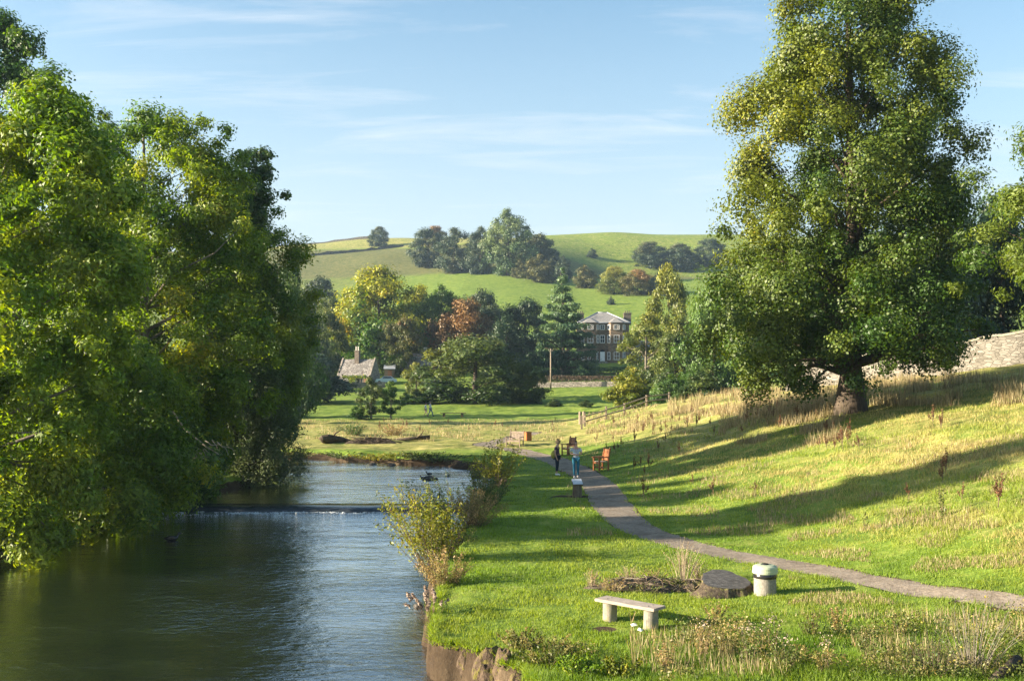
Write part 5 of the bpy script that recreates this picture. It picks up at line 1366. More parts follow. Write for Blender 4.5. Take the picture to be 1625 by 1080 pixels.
def person(label, loc, rz, J, cfg, s=1.0):
    """J: joints in metres, facing -Y; figure 1.70 m tall"""
    root = empty('person', loc, rz, label, 'person'); root.scale = (s * 1.13, s * 1.13, s)
    V = []; E = []; Rd = []; I = {}
    def add(n, p, r, par=None):
        I[n] = len(V); V.append(tuple(p)); Rd.append(r)
        if par is not None: E.append((I[par], I[n]))
    add('pelvis', J['pelvis'], (0.118, 0.092)); add('waist', J['waist'], (0.115, 0.085), 'pelvis'); add('chest', J['chest'], (0.135, 0.095), 'waist')
    add('collar', J['collar'], (0.085, 0.07), 'chest'); add('neck', J['neck'], 0.048, 'collar')
    h = Vector(J['head']); fd = Vector(J.get('face', (0, -1, 0))).normalized()
    add('jaw', h + Vector((0, 0, -0.055)) + fd * 0.025, (0.058, 0.066), 'neck'); add('brow', h + Vector((0, 0, 0.025)), (0.076, 0.088), 'jaw'); add('top', h + Vector((0, 0, 0.085)), (0.060, 0.07), 'brow')
    add('nose', h + fd * 0.098 + Vector((0, 0, -0.01)), 0.012, 'brow')
    for sd_ in 'LR':
        add('sh' + sd_, J['sh' + sd_], 0.056, 'chest'); add('el' + sd_, J['el' + sd_], 0.038, 'sh' + sd_); add('wr' + sd_, J['wr' + sd_], 0.025, 'el' + sd_)
        e, w = Vector(J['el' + sd_]), Vector(J['wr' + sd_]); d = (w - e).normalized()
        pl = w + d * 0.055; add('pa' + sd_, pl, (0.034, 0.018), 'wr' + sd_)
        side = d.cross(Vector(J.get('palm' + sd_, (0, -1, 0)))).normalized(); curl = side.cross(d).normalized()
        for k, (o_, L) in enumerate(((-0.027, 0.062), (-0.009, 0.072), (0.009, 0.068), (0.027, 0.052))):
            a = pl + d * 0.035 + side * o_; b_ = a + d * L * 0.55 + curl * 0.008; c_ = b_ + d * L * 0.38 + curl * 0.024
            add(f'f{k}a{sd_}', a, 0.0095, 'pa' + sd_); add(f'f{k}b{sd_}', b_, 0.0088, f'f{k}a{sd_}'); add(f'f{k}c{sd_}', c_, 0.0075, f'f{k}b{sd_}')
        t1 = pl - d * 0.015 - side * 0.035 + curl * 0.008; add('t1' + sd_, t1, 0.011, 'pa' + sd_); add('t2' + sd_, t1 + d * 0.04 - side * 0.012 + curl * 0.012, 0.0085, 't1' + sd_)
        add('hp' + sd_, J['hp' + sd_], 0.072, 'pelvis'); add('kn' + sd_, J['kn' + sd_], 0.042, 'hp' + sd_)
        k_, a_ = Vector(J['kn' + sd_]), Vector(J['an' + sd_]); add('cf' + sd_, k_.lerp(a_, 0.35), 0.040, 'kn' + sd_); add('an' + sd_, a_, 0.028, 'cf' + sd_)
        add('to' + sd_, J['to' + sd_], (0.036, 0.026), 'an' + sd_)
    skin_mesh('body', V, E, Rd, M['skin'], root)
    def garment(nm, names, edges, mat, radii, par=root):
        ids = {n: i for i, n in enumerate(names)}
        return skin_mesh(nm, [J[n] if n in J else V[I[n]] for n in names], [(ids[a], ids[b]) for a, b in edges], radii, mat, par)
    # top
    for sd_ in 'LR':
        J['sl' + sd_] = Vector(J['sh' + sd_]).lerp(Vector(J['el' + sd_]), cfg.get('sleeve', 0.62))
        J['sw' + sd_] = Vector(J['el' + sd_]).lerp(Vector(J['wr' + sd_]), 0.9)
        J['cuff' + sd_] = Vector(J['kn' + sd_]).lerp(Vector(J['an' + sd_]), cfg.get('cuff', 0.92))
    J['hem'] = Vector(J['pelvis']) + Vector((0, 0, cfg.get('hem', -0.05)))
    nm = ['waist', 'hem', 'chest', 'collar', 'shL', 'slL', 'shR', 'slR']; ed = [('waist', 'hem'), ('waist', 'chest'), ('chest', 'collar'), ('chest', 'shL'), ('shL', 'slL'), ('chest', 'shR'), ('shR', 'slR')]
    rd = [(0.135, 0.108), (0.155, 0.120), (0.155, 0.116), (0.095, 0.078), 0.072, 0.060, 0.072, 0.060]
    if cfg.get('long'):
        nm += ['elL', 'swL', 'elR', 'swR']; ed = [e for e in ed] + [('slL', 'elL'), ('elL', 'swL'), ('slR', 'elR'), ('elR', 'swR')]; rd += [0.05, 0.038, 0.05, 0.038]
    garment('shirt', nm, ed, cfg['shirt'], rd)
    garment('trousers', ['pelvis', 'hpL', 'knL', 'cuffL', 'hpR', 'knR', 'cuffR'], [('pelvis', 'hpL'), ('hpL', 'knL'), ('knL', 'cuffL'), ('pelvis', 'hpR'), ('hpR', 'knR'), ('knR', 'cuffR')], cfg['trousers'],
            [(0.140, 0.110), 0.086, cfg.get('knee', 0.060), cfg.get('cuffr', 0.046), 0.086, cfg.get('knee', 0.060), cfg.get('cuffr', 0.046)])
    for sd_ in 'LR':
        a, t = Vector(J['an' + sd_]), Vector(J['to' + sd_])
        hl = a + (a - t).normalized() * 0.05; hl.z = t.z + 0.012
        skin_mesh('shoe', [a + Vector((0, 0, -0.02)), hl, (a + t) / 2 + Vector((0, 0, -0.005)), t], [(0, 1), (0, 2), (2, 3)], [0.046, 0.042, 0.044, (0.044, 0.03)], cfg['shoe'], root)
    # hair as a cap over skull and nape
    hb = -fd
    hv = [h + Vector((0, 0, 0.055)) + hb * 0.02, h + Vector((0, 0, 0.10)) - hb * 0.01, h + Vector((0, 0, 0.0)) + hb * 0.045, h + Vector((0, 0, -0.06)) + hb * 0.045]
    he = [(0, 1), (0, 2), (2, 3)]; hr = [(0.088, 0.094), (0.060, 0.066), (0.078, 0.07), (0.05, 0.045)]
    if cfg.get('bun'): hv.append(h + Vector((0, 0, 0.155)) + hb * 0.03); he.append((0, 4)); hr.append(0.042)
    skin_mesh('hair', hv, he, hr, cfg['hair'], root)
    sv = fd.cross(Vector((0, 0, 1)))
    for sg in (-1, 1):
        MB().ball(h + fd * 0.083 + sv * 0.030 * sg + Vector((0, 0, 0.012)), (0.022, 0.022, 0.014)).build('eye', M['black'], root, True)
        MB().ball(h + sv * 0.082 * sg + Vector((0, 0, -0.005)) - fd * 0.005, (0.022, 0.035, 0.055)).build('ear', M['skin'], root, True)
    MB().ball(h + fd * 0.086 + Vector((0, 0, -0.052)), (0.045, 0.03, 0.014)).build('mouth', M['lips'], root, True)
    return root
M['lips'] = mat_plain('lips', (0.42, 0.16, 0.14), 0.5)
M['hair_fair'] = cloth('fair_hair', (0.34, 0.24, 0.13)); M['hair_dark'] = cloth('dark_hair', (0.06, 0.045, 0.035)); M['hair_grey'] = cloth('grey_hair', (0.20, 0.16, 0.13))
M['plum'] = cloth('plum_cotton', (0.085, 0.055, 0.085)); M['navy'] = cloth('navy_cotton', (0.022, 0.032, 0.052)); M['shoe_white'] = cloth('white_shoe', (0.72, 0.70, 0.66))
M['paleblue'] = cloth('pale_blue_cotton', (0.46, 0.53, 0.58)); M['teal'] = cloth('teal_denim', (0.030, 0.155, 0.235)); M['bag'] = cloth('olive_bag', (0.36, 0.31, 0.07))
M['white_shirt'] = cloth('white_blue_shirt', (0.62, 0.68, 0.74)); M['jeans'] = cloth('blue_jeans', (0.09, 0.17, 0.27)); M['beige'] = cloth('beige_shorts', (0.48, 0.38, 0.28)); M['pink'] = cloth('pink_cord', (0.5, 0.25, 0.26))

def base_joints():
    return dict(pelvis=(0, 0, 0.93), waist=(0, 0, 1.08), chest=(0, 0, 1.28), collar=(0, 0.005, 1.41), neck=(0, 0, 1.47), head=(0, -0.02, 1.585),
                shL=(0.165, 0, 1.37), elL=(0.205, 0.02, 1.10), wrL=(0.20, -0.04, 0.86), shR=(-0.165, 0, 1.37), elR=(-0.205, 0.02, 1.10), wrR=(-0.20, -0.04, 0.86),
                hpL=(0.085, 0, 0.88), knL=(0.09, -0.01, 0.48), anL=(0.09, 0.02, 0.085), toL=(0.10, -0.14, 0.03), hpR=(-0.085, 0, 0.88), knR=(-0.09, -0.01, 0.48), anR=(-0.09, 0.02, 0.085), toR=(-0.10, -0.14, 0.03))
# woman facing the viewer, hands held together, mid-step
J = base_joints()
J.update(elL=(0.225, 0.03, 1.11), wrL=(0.075, -0.17, 1.075), elR=(-0.225, 0.03, 1.11), wrR=(-0.06, -0.19, 1.095), palmL=(0, 0, 1), palmR=(0, 0, 1),
         knL=(0.085, -0.02, 0.48), anL=(0.085, 0.06, 0.09), toL=(0.095, -0.09, 0.03), knR=(-0.085, -0.07, 0.48), anR=(-0.075, -0.05, 0.085), toR=(-0.085, -0.22, 0.03), hem=0)
pw2 = at(914, 758)
w2 = person('woman in pale blue T-shirt and teal jeans walking towards the viewer, hands clasped', pw2, R(2), J,
       dict(shirt=M['paleblue'], trousers=M['teal'], shoe=M['shoe_white'], hair=M['hair_dark'], bun=True, sleeve=0.7, cuff=0.96, hem=-0.06, knee=0.058, cuffr=0.040), 1.02)
MB().tube([(-0.07, -0.07, 1.44), (-0.05, -0.13, 1.33), (0.0, -0.145, 1.18), (0.05, -0.13, 1.33), (0.07, -0.07, 1.44)], 0.010, 6).build('neck_cord', M['pink'], w2, True)
# woman in profile, facing right, weight on one leg
J = base_joints()
J.update(head=(0, -0.05, 1.575), neck=(0, -0.015, 1.465), collar=(0, 0, 1.405), elL=(0.20, -0.01, 1.10), wrL=(0.19, -0.10, 0.88), elR=(-0.20, 0.04, 1.10), wrR=(-0.19, -0.03, 0.86),
         pelvis=(0, 0.02, 0.93), anL=(0.07, 0.05, 0.085), toL=(0.08, -0.11, 0.03), anR=(-0.07, 0.0, 0.085), toR=(-0.07, -0.16, 0.03), knR=(-0.08, -0.02, 0.48), knL=(0.08, 0.0, 0.48))
pw1 = at(884, 754)
w1 = person('woman in plum top and navy cropped trousers, standing sideways beside the path', pw1, R(72), J,
       dict(shirt=M['plum'], trousers=M['navy'], shoe=M['shoe_white'], hair=M['hair_fair'], sleeve=0.55, cuff=0.72, hem=-0.04, knee=0.064, cuffr=0.052), 1.0)
bg = empty('shoulder_bag', (0, 0, 0), 0, 'soft olive-yellow shoulder bag hanging at the woman\'s back', 'bag')
bm_ = MB(); 
for (c, d) in (((0, 0, 0), (0.24, 0.30, 0.42)),): bm_.ball(c, d, 18, 12)
bm_.v = [(x * (1 - 0.9 * max(0, z)), y, z) for x, y, z in bm_.v]
bm_.build('body', M['bag'], bg, True); MB().tube([(0, -0.12, 0.12), (0.06, -0.10, 0.26), (0.14, -0.04, 0.40), (0.10, 0.06, 0.26), (0.02, 0.12, 0.12)], 0.016, 6).build('strap', M['bag'], bg, True)
bg.location = pw1 + Vector((-0.17, -0.08, 1.02)); bg.rotation_euler = (0, R(12), R(-10))
# the two far walkers, striding to the right
J = base_joints()
J.update(elL=(0.20, 0.05, 1.12), wrL=(0.18, -0.10, 0.93), elR=(-0.2, 0.06, 1.12), wrR=(-0.18, -0.06, 0.92), knL=(0.08, -0.16, 0.50), anL=(0.08, -0.24, 0.10), toL=(0.08, -0.40, 0.07),
         knR=(-0.08, 0.06, 0.48), anR=(-0.08, 0.28, 0.13), toR=(-0.08, 0.16, 0.03))
y = 120.0; loc = (xpx(683, y), y, float(land(xpx(683, y), y)))
person('far walker in white shirt and blue jeans leading to the right on the meadow', loc, R(84), J, dict(shirt=M['white_shirt'], trousers=M['jeans'], shoe=M['navy'], hair=M['hair_grey'], sleeve=0.6, cuff=0.96), 1.06)
J = base_joints()
J.update(head=(0, -0.07, 1.57), elL=(0.20, 0.03, 1.12), wrL=(0.18, -0.12, 0.95), elR=(-0.2, 0.08, 1.12), wrR=(-0.18, 0.02, 0.90), knL=(0.08, 0.04, 0.48), anL=(0.08, 0.24, 0.13), toL=(0.08, 0.13, 0.03),
         knR=(-0.08, -0.14, 0.50), anR=(-0.08, -0.20, 0.09), toR=(-0.08, -0.36, 0.06))
y = 120.6; loc = (xpx(675.5, y), y, float(land(xpx(675.5, y), y)))
person('far walker in pale shirt and beige shorts following behind on the meadow', loc, R(84), J, dict(shirt=M['white_shirt'], trousers=M['beige'], shoe=M['beige'], hair=M['hair_dark'], sleeve=0.6, cuff=0.06, cuffr=0.075), 0.98)

# ------------------------------------------------------------------ river-bank shrubs and weeds
def shp(px, py): return at(px, py)
x, y = -1.35, 47.5; shrub('willow_shrub', 'far grey-green willow shrub on the right bank above the weir', bank_loc(x, y), 36, 2.9, 1.35, (0.0, 0), 1500, 0.13, 0.34, M['yellowbush'], M['stem'], 41, start=0.2, stem_r=0.012, aut=0.35)
x, y = -0.55, 43.2; shrub('willow_shrub', 'reddish seeding willow shrub at the bank just right of the weir end', bank_loc(x, y), 38, 2.4, 1.2, (0.06, 0), 1900, 0.11, 0.34, M['yellowbush'], M['stem'], 42, start=0.2, stem_r=0.010, aut=0.5)
x, y = -1.85, 33.6; shrub('willow_shrub', 'tall thin-stemmed willow shrub leaning over the river in mid bank', bank_loc(x, y), 40, 2.7, 1.5, (-0.32, 0), 3000, 0.085, 0.36, M['shrub'], M['stem'], 43, start=0.3, stem_r=0.012, aut=0.2)
x, y = -1.2, 32.0; shrub('bank_weeds', 'brown seeding weeds growing thick on the right bank edge', bank_loc(x, y), 90, 1.3, 1.2, (0.05, 0), 3800, 0.07, 0.35, M['weed'], M['stem'], 44, cat='weeds', start=0.25, stem_r=0.007, aut=0.7)
x, y = -2.0, 26.3; shrub('willow_shrub', 'nearest leafy willow shrub with yellow leaves trailing over the water', bank_loc(x, y), 64, 2.55, 1.25, (-0.26, 0), 4600, 0.085, 0.42, M['yellowbush'], M['stem'], 45, start=0.25, stem_r=0.010, aut=0.55)
x, y = -1.75, 28.8; shrub('willow_shrub', 'olive willow shrub between the yellow one and the tall thin one', bank_loc(x, y), 50, 2.0, 1.0, (-0.15, 0), 3400, 0.075, 0.40, M['shrub'], M['stem'], 46, start=0.2, stem_r=0.010, aut=0.45)
x, y = -1.55, 23.4; shrub('bank_weeds', 'dry tan weeds at the foot of the yellow-leaved shrub', bank_loc(x, y), 70, 0.95, 0.8, (-0.1, 0), 2800, 0.055, 0.4, M['weed'], M['stem'], 47, cat='weeds', start=0.2, stem_r=0.006, aut=0.75)
x, y = -1.65, 20.6; shrub('thistle_clump', 'fluffy pale seed heads on thistles overhanging the near bank', bank_loc(x, y), 22, 0.75, 0.5, (-0.25, 0), 620, 0.06, 0.7, M['fluff'], M['stem'], 48, cat='thistles', start=0.75, stem_r=0.006, aut=0.5, spray=0.06)
# more low bank plants
for k, (x, y, h, sp, mt, a, lab) in enumerate([(-0.9, 37.0, 1.1, 1.0, 'shrub', 0.3, 'green leafy clump on the bank between the two groups of willow shrubs'),
    (-1.1, 39.5, 1.4, 1.0, 'weed', 0.5, 'olive weeds on the bank opposite the weir'), (0.15, 17.9, 0.45, 0.45, 'weed', 0.5, 'green weeds at the top of the crumbling near bank'),
    (0.55, 17.0, 0.55, 0.6, 'weed', 0.45, 'mixed weeds above the water at the bottom of the picture'), (1.05, 16.3, 0.4, 0.5, 'ash_bright', 0.3, 'low green nettles at the bottom edge left of centre'),
    (1.75, 16.2, 0.32, 0.5, 'yellowbush', 0.3, 'low ragwort clump with yellow tops at the bottom edge')]):
    shrub('weed_clump', lab, bank_loc(x, y), 34, h, sp, (0, 0), 1600, 0.055 if y < 25 else 0.08, 0.45, M[mt], M['stem'], 60 + k, cat='weeds', start=0.1, stem_r=0.005, aut=a)
# far bank tufts
for k, (px, py, h, mt, a, lab) in enumerate([(470, 723, 0.5, 'weed', 0.2, 'green rushes on the far bank by the willow bush'), (545, 724, 0.5, 'shrub', 0.3, 'dark green tuft on the far bank under the log'),
    (600, 727, 0.5, 'yellowbush', 0.6, 'bright yellow-green tuft at the water of the far bank'), (630, 727, 0.45, 'yellowbush', 0.5, 'second yellow-green tuft right of the brighter one'),
    (662, 725, 0.5, 'shrub', 0.3, 'green tuft on the far bank left of the bend'), (700, 729, 0.5, 'shrub', 0.2, 'dark tuft where the far bank turns towards the viewer'),
    (560, 690, 0.9, 'ash_dark', 0.3, 'dark green brambles growing through the driftwood pile'), (625, 690, 0.9, 'weed', 0.9, 'thin brown stalks growing through the driftwood pile')]):
    q = at(px, py); shrub('bank_tuft', lab, q, 60, h * (0.75 if k < 6 else 1.3), 2.2 if k < 6 else 1.5, (0, 0), 1500, 0.11, 0.4, M[mt], M['stem'], 80 + k, cat='tuft', start=0.1, stem_r=0.008, aut=a)

# dead stalks by the stump
q = at(1085, 925); shrub('dry_stalks', 'tall straw-coloured dead stalks standing behind the stump', q, 60, 1.15, 0.55, (0.02, 0), 700, 0.035, 0.4, M['drygrass'], M['bark_pale'], 91, cat='stalks', start=0.45, stem_r=0.006, bend=0.2, spray=0.04)
q = at(1000, 925); shrub('dry_stalks', 'short straw tuft on the left part of the brush heap', q, 36, 0.5, 0.35, (0, 0), 420, 0.035, 0.4, M['drygrass'], M['bark_pale'], 92, cat='stalks', start=0.3, stem_r=0.005, bend=0.2, spray=0.05)
q = at(940, 930); shrub('dry_stalks', 'pale straw tuft at the far left end of the brush heap', q, 30, 0.48, 0.25, (0, 0), 380, 0.035, 0.4, M['drygrass'], M['bark_pale'], 93, cat='stalks', start=0.3, stem_r=0.005, bend=0.2, spray=0.05)
q = at(1068, 934); shrub('weed_clump', 'green leafy weeds on the mossy earth left of the stump', q, 30, 0.34, 0.35, (0, 0), 700, 0.045, 0.5, M['weed'], M['stem'], 191, cat='weeds', start=0.05, stem_r=0.004, aut=0.25)
q = at(972, 936); shrub('weed_clump', 'straw and green weeds at the front left of the brush heap', q, 40, 0.30, 0.45, (0, 0), 800, 0.04, 0.45, M['weed'], M['bark_pale'], 192, cat='weeds', start=0.05, stem_r=0.004, aut=0.75)
q = at(1025, 938); shrub('weed_clump', 'low green weeds creeping over the front of the brush heap', q, 40, 0.24, 0.5, (0, 0), 900, 0.04, 0.5, M['weed'], M['stem'], 193, cat='weeds', start=0.05, stem_r=0.004, aut=0.3)
q = at(1108, 922); shrub('dry_stalks', 'dense straw tuft close behind the left side of the stump', q, 46, 0.6, 0.3, (0, 0), 500, 0.035, 0.4, M['drygrass'], M['bark_pale'], 194, cat='stalks', start=0.3, stem_r=0.005, bend=0.2, spray=0.05)
q = at(1040, 925); shrub('dry_stalks', 'green-tinged low stalks in the middle of the brush heap', q, 40, 0.42, 0.5, (0, 0), 500, 0.04, 0.4, M['weed'], M['stem'], 94, cat='stalks', start=0.2, stem_r=0.005, bend=0.3, spray=0.05)
# bare shrub at the bottom right corner
q = Vector((7.3, 16.2, float(land(7.3, 16.2)))); shrub('bare_shrub', 'almost leafless grey shrub with upright twigs at the bottom right corner', q, 40, 1.5, 0.85, (0.05, 0), 260, 0.045, 0.5, M['shrub'], M['greystem'], 95, start=0.5, stem_r=0.007, bend=0.35)
q = Vector((6.55, 16.0, float(land(6.55, 16.0)))); shrub('bare_shrub', 'dark-stemmed sparse shrub just left of the grey bare one', q, 18, 1.2, 0.65, (-0.15, 0), 260, 0.045, 0.5, M['shrub'], M['bark'], 96, start=0.45, stem_r=0.007, bend=0.4)
lg = Vector((7.55, 15.75, float(land(7.55, 15.75))))
lgr = empty('fallen_log', lg, R(35), 'split brown log lying under the bare shrub at bottom right', 'log')
MB().tube([(-0.35, 0, 0.02), (0, 0, 0.10), (0.45, 0, 0.24)], [0.06, 0.09, 0.08], 9).build('trunk', M['bark'], lgr, True)
# thistles and weeds in the foreground
rngT = np.random.default_rng(77)
tl = [(1115, 1045, 0.7, 'brown thistle with fluffy head nearest the plank bench'), (1150, 1040, 0.55, 'slim seeding thistle second from the left in the weeds'),
      (1190, 1055, 0.75, 'largest pale fluffy thistle at the bottom of the weeds'), (1225, 1030, 0.65, 'fluffy thistle in the middle of the weeds'), (1245, 1062, 0.6, 'low pale thistle right of the largest one'),
      (1290, 1010, 0.5, 'dark leafy thistle below the bin'), (1330, 1000, 0.5, 'brown seed-headed thistle right below the bin'), (1380, 1050, 0.7, 'reddish dead thistle left of the bare shrubs'),
      (1420, 1010, 0.5, 'thin thistle halfway between bin and bare shrub'), (1060, 1062, 0.6, 'green thistle at the bottom edge right of the bench'), (1135, 985, 0.4, 'small lone thistle in the bench shadow'), (1310, 1070, 0.65, 'tan thistle at the bottom edge below the bin')]
for k, (px, py, h, lab) in enumerate(tl):
    q = at(px, min(py, 1074)); r = shrub('thistle', lab, q, 12, h, 0.28, (0, 0), 360, 0.055, 0.4, M['weed'], M['stem'], 200 + k, cat='thistle', start=0.05, stem_r=0.006, aut=float(rngT.random()))
    n = 60; rr = np.random.default_rng(300 + k); c = np.stack([rr.normal(0, 0.11, n), rr.normal(0, 0.11, n), h * (0.80 + rr.normal(0, 0.09, n))], 1)
    v, f, col = leaf_arrays(c, rr.normal(size=(n, 3)), 0.030 * (0.6 + 0.7 * rr.random(n)), 0.8, rr.random(n), rr)
    link('seed_head', fast_mesh('seed_head', v, f, 4, {'tint': col}, M['fluff'] if k in (0, 2, 3, 4, 11) else M['weed']), r)

# dock stalks on the slope: one built, the rest copied
def dock_stalk(h=0.95):
    root = empty('dock_stalk', (0, 0, 0), 0, 'brown dead dock stalk standing on the sloping pasture or meadow', 'weed', 'brown dock stalks on the grass')
    rng = np.random.default_rng(1); b = MB(); P = []
    for k in range(4):
        a = k * 1.7; L = h * (1 - 0.16 * k); s = Vector((0, 0, 0.08 + 0.05 * k)); e = Vector((0.07 * k * math.cos(a), 0.07 * k * math.sin(a), L))
        b.tube([(0, 0, -0.05), s, s.lerp(e, 0.5) + Vector((0.02, 0.01, 0)), e], [0.012, 0.011, 0.008, 0.004], 5)
        t = 0.4 + 0.6 * rng.random(60); P.append(np.array(s) + (np.array(e) - np.array(s)) * t[:, None] + rng.normal(size=(60, 3)) * 0.025)
    b.build('stem', M['stem'], root, True)
    P = np.vstack(P); n = len(P)
    v, f, col = leaf_arrays(P, rng.normal(size=(n, 3)), 0.035 + 0.03 * rng.random(n), 0.7, rng.random(n), rng)
    link('seed_head', fast_mesh('seed_head', v, f, 4, {'tint': col}, M['dock']), root)
    return root
dock0 = dock_stalk()
rngD = random.Random(12)
spots = []
for (a, b, c, d, n) in ((1010, 1180, 655, 690, 24), (1180, 1300, 625, 680, 18), (940, 1080, 675, 720, 16), (1290, 1370, 680, 715, 12), (1470, 1500, 665, 690, 3), (1440, 1600, 745, 810, 6), (560, 900, 668, 695, 16), (960, 1240, 700, 800, 8)):
    for k in range(n): spots.append((rngD.uniform(a, b), rngD.uniform(c, d)))
for i, (px, py) in enumerate(spots):
    q = at(px, py)
    if q.y > 118: continue
    if i == 0: o = dock0
    else:
        o = dock0.copy(); COL.objects.link(o)
        for ch in dock0.children:
            c = ch.copy(); COL.objects.link(c); c.parent = o
    o.location = q; o.rotation_euler = (rngD.uniform(-.15, .15), rngD.uniform(-.15, .15), rngD.uniform(0, 6.28)); s = rngD.uniform(0.45, 0.95); o.scale = (s, s, s)
# leafy stalks alone on the slope
q = at(1498, 820); shrub('mullein_stalk', 'single pale leafy stalk alone on the right slope', q, 4, 1.15, 0.16, (0.02, 0), 130, 0.085, 0.4, M['weed'], M['stem'], 97, cat='weed', start=0.2, stem_r=0.009, bend=0.3, spray=0.06, aut=0.1)
q = at(1372, 838); shrub('mullein_stalk', 'short leafy stalk on the slope below the pale one', q, 4, 0.55, 0.14, (0, 0), 70, 0.07, 0.4, M['weed'], M['stem'], 98, cat='weed', start=0.2, stem_r=0.007, bend=0.3, spray=0.06, aut=0.1)

# ------------------------------------------------------------------ grass
def lawn():
    rng = np.random.default_rng(500)
    n = 400000
    # denser close by
    y = 15.0 / (1 - rng.random(n) * (1 - 15.0 / 62.0)); 
    x = rng.uniform(-0.06, 0.80, n) * y - 1.6
    rd = river_d(x, y); k = (rd > -0.3) & ((H0(x, y) - land(x, y) < 0.06) | (rd > 0.6))
    x, y = x[k], y[k]
    pd = poly_d(x, y, PATH_C); k = pd > pw(y) + 0.04 - 0.22 * rng.random(len(x)) ** 2; x, y = x[k], y[k]
    keep = np.ones(len(x), dtype=bool)
    for (px, py, rx, ry, s) in SOIL:
        if py < 700: continue
        gx, gy = ray_ground(px, py); keep &= ~((np.hypot((x - gx) / rx, (y - gy) / ry) < 0.8) & (rng.random(len(x)) < s))
    x, y = x[keep], y[keep]
    u = x - toe(y)
    tuft = fbm(x / 0.55, y / 0.55, 71, 2); big = fbm(x / 3.0, y / 3.0, 72, 2)
    keep = rng.random(len(x)) < np.clip(0.75 + 1.1 * tuft, 0.12, 1); x, y, u, tuft, big = x[keep], y[keep], u[keep], tuft[keep], big[keep]
    slope = sstep(0.0, 4.0, u)
    rough = np.clip(slope + (1 - sstep(17, 19.5, y)) * 0.8, 0, 1)
    h = (0.040 + 0.030 * rng.random(len(x)) + 0.05 * np.clip(tuft + 0.15, 0, 1)) * (1 + 1.5 * rough * rng.random(len(x)))
    tint = 0.24 + 0.25 * rng.random(len(x)) + 0.45 * big + slope * (0.36 + 0.5 * big + 0.25 * rng.random(len(x)))
    w = 0.006 + 0.00055 * y
    me = blades('lawn_grass', x, y, land(x, y), h, w, tint, rng, 0.9, M['grassblade'])
    tag(link('lawn_grass', me), 'short green lawn and pasture grass', 'grass', None, 'stuff')
    # turf hanging over the broken near bank
    n = 90000; xx = rng.uniform(-2.2, 1.4, n); yy = rng.uniform(15.2, 24.5, n)
    k = np.abs(river_d(xx, yy)) < 0.9; xx, yy = xx[k], yy[k]
    dr = H0(xx, yy) - land(xx, yy); k = dr < 0.09; xx, yy = xx[k], yy[k]
    e = 0.16; edge = np.maximum.reduce([H0(xx + a, yy + b) - land(xx + a, yy + b) for a, b in ((e, 0), (-e, 0), (0, e), (0, -e), (.11, -.11), (-.11, -.11))]) > 0.10
    xx, yy = xx[edge], yy[edge]
    me = blades('bank_turf', xx, yy, land(xx, yy), 0.05 + 0.09 * rng.random(len(xx)), np.full(len(xx), 0.020), 0.2 + 0.35 * rng.random(len(xx)), rng, 2.2, M['grassblade'])
    tag(link('bank_turf', me), 'turf overhanging the broken near bank', 'grass', None, 'stuff')
    # long dry grass on the brow, round the lime and in the far meadow
    X = []; Y = []; H = []; T = []
    def patch(n, pxa, pxb, pya, pyb, h0, h1, dens=1.0, cl=0.0):
        px = rng.uniform(pxa, pxb, n); py = rng.uniform(pya, pyb, n)
        yy = np.empty(n); xx = np.empty(n)
        gx = np.linspace(pxa, pxb, 12); gy = np.linspace(pya, pyb, 12)
        tab = np.array([[ray_ground(a, b)[1] for a in gx] for b in gy])
        fi = (px - pxa) / (pxb - pxa) * 10.999; fj = (py - pya) / (pyb - pya) * 10.999
        i, j = fi.astype(int), fj.astype(int); a, b = fi - i, fj - j
        yy = (tab[j, i] * (1 - a) + tab[j, i + 1] * a) * (1 - b) + (tab[j + 1, i] * (1 - a) + tab[j + 1, i + 1] * a) * b
        xx = (px - CX) / F * yy
        k = (fbm(xx / 1.6, yy / 1.6, 74, 2) > cl) & (river_d(xx, yy) > 1.0) & (poly_d(xx, yy, PATH_C) > 1.1) & (yy < 120)
        X.append(xx[k]); Y.append(yy[k]); H.append(rng.uniform(h0, h1, k.sum())); T.append(rng.random(k.sum()) * 0.75 + 0.25 * (rng.random(k.sum()) > 0.85))
    patch(12500, 1060, 1345, 618, 660, 0.30, 0.85, cl=-0.10)
    patch(12000, 1370, 1625, 598, 645, 0.3, 0.8, cl=0.0)
    patch(9000, 1140, 1340, 640, 705, 0.25, 0.7, cl=0.10)
    patch(8000, 930, 1100, 645, 690, 0.2, 0.5, cl=0.05)
    patch(9000, 430, 900, 666, 700, 0.12, 0.32, cl=0.10)
    patch(30000, 900, 1625, 690, 850, 0.07, 0.22, cl=0.10)
    patch(14000, 1250, 1625, 850, 960, 0.05, 0.14, cl=0.08)
    patch(5000, 1000, 1625, 975, 1075, 0.10, 0.35, cl=0.05)
    X, Y, H, T = map(np.concatenate, (X, Y, H, T))
    me = blades('dry_grass', X, Y, land(X, Y), H, 0.008 + 0.0005 * Y, T, rng, 0.45, M['drygrass'])
    tag(link('dry_grass', me), 'tall straw-coloured dry grass', 'grass', None, 'stuff')
    # turf overhanging the near bank and rough low herbs bottom right
    n = 30000; px = rng.uniform(870, 1640, n); py = rng.uniform(985, 1085, n)
    yy = F * CAMZ / (py - HY); xx = (px - CX) / F * yy
    k = (fbm(xx / 0.8, yy / 0.8, 81, 3) > 0.02 + 0.25 * (px < 1080)) & (river_d(xx, yy) > 0.2); xx, yy = xx[k], yy[k]; n = len(xx)
    p = np.stack([xx, yy, land(xx, yy) + 0.02 + 0.24 * rng.random(n) ** 1.6], 1)
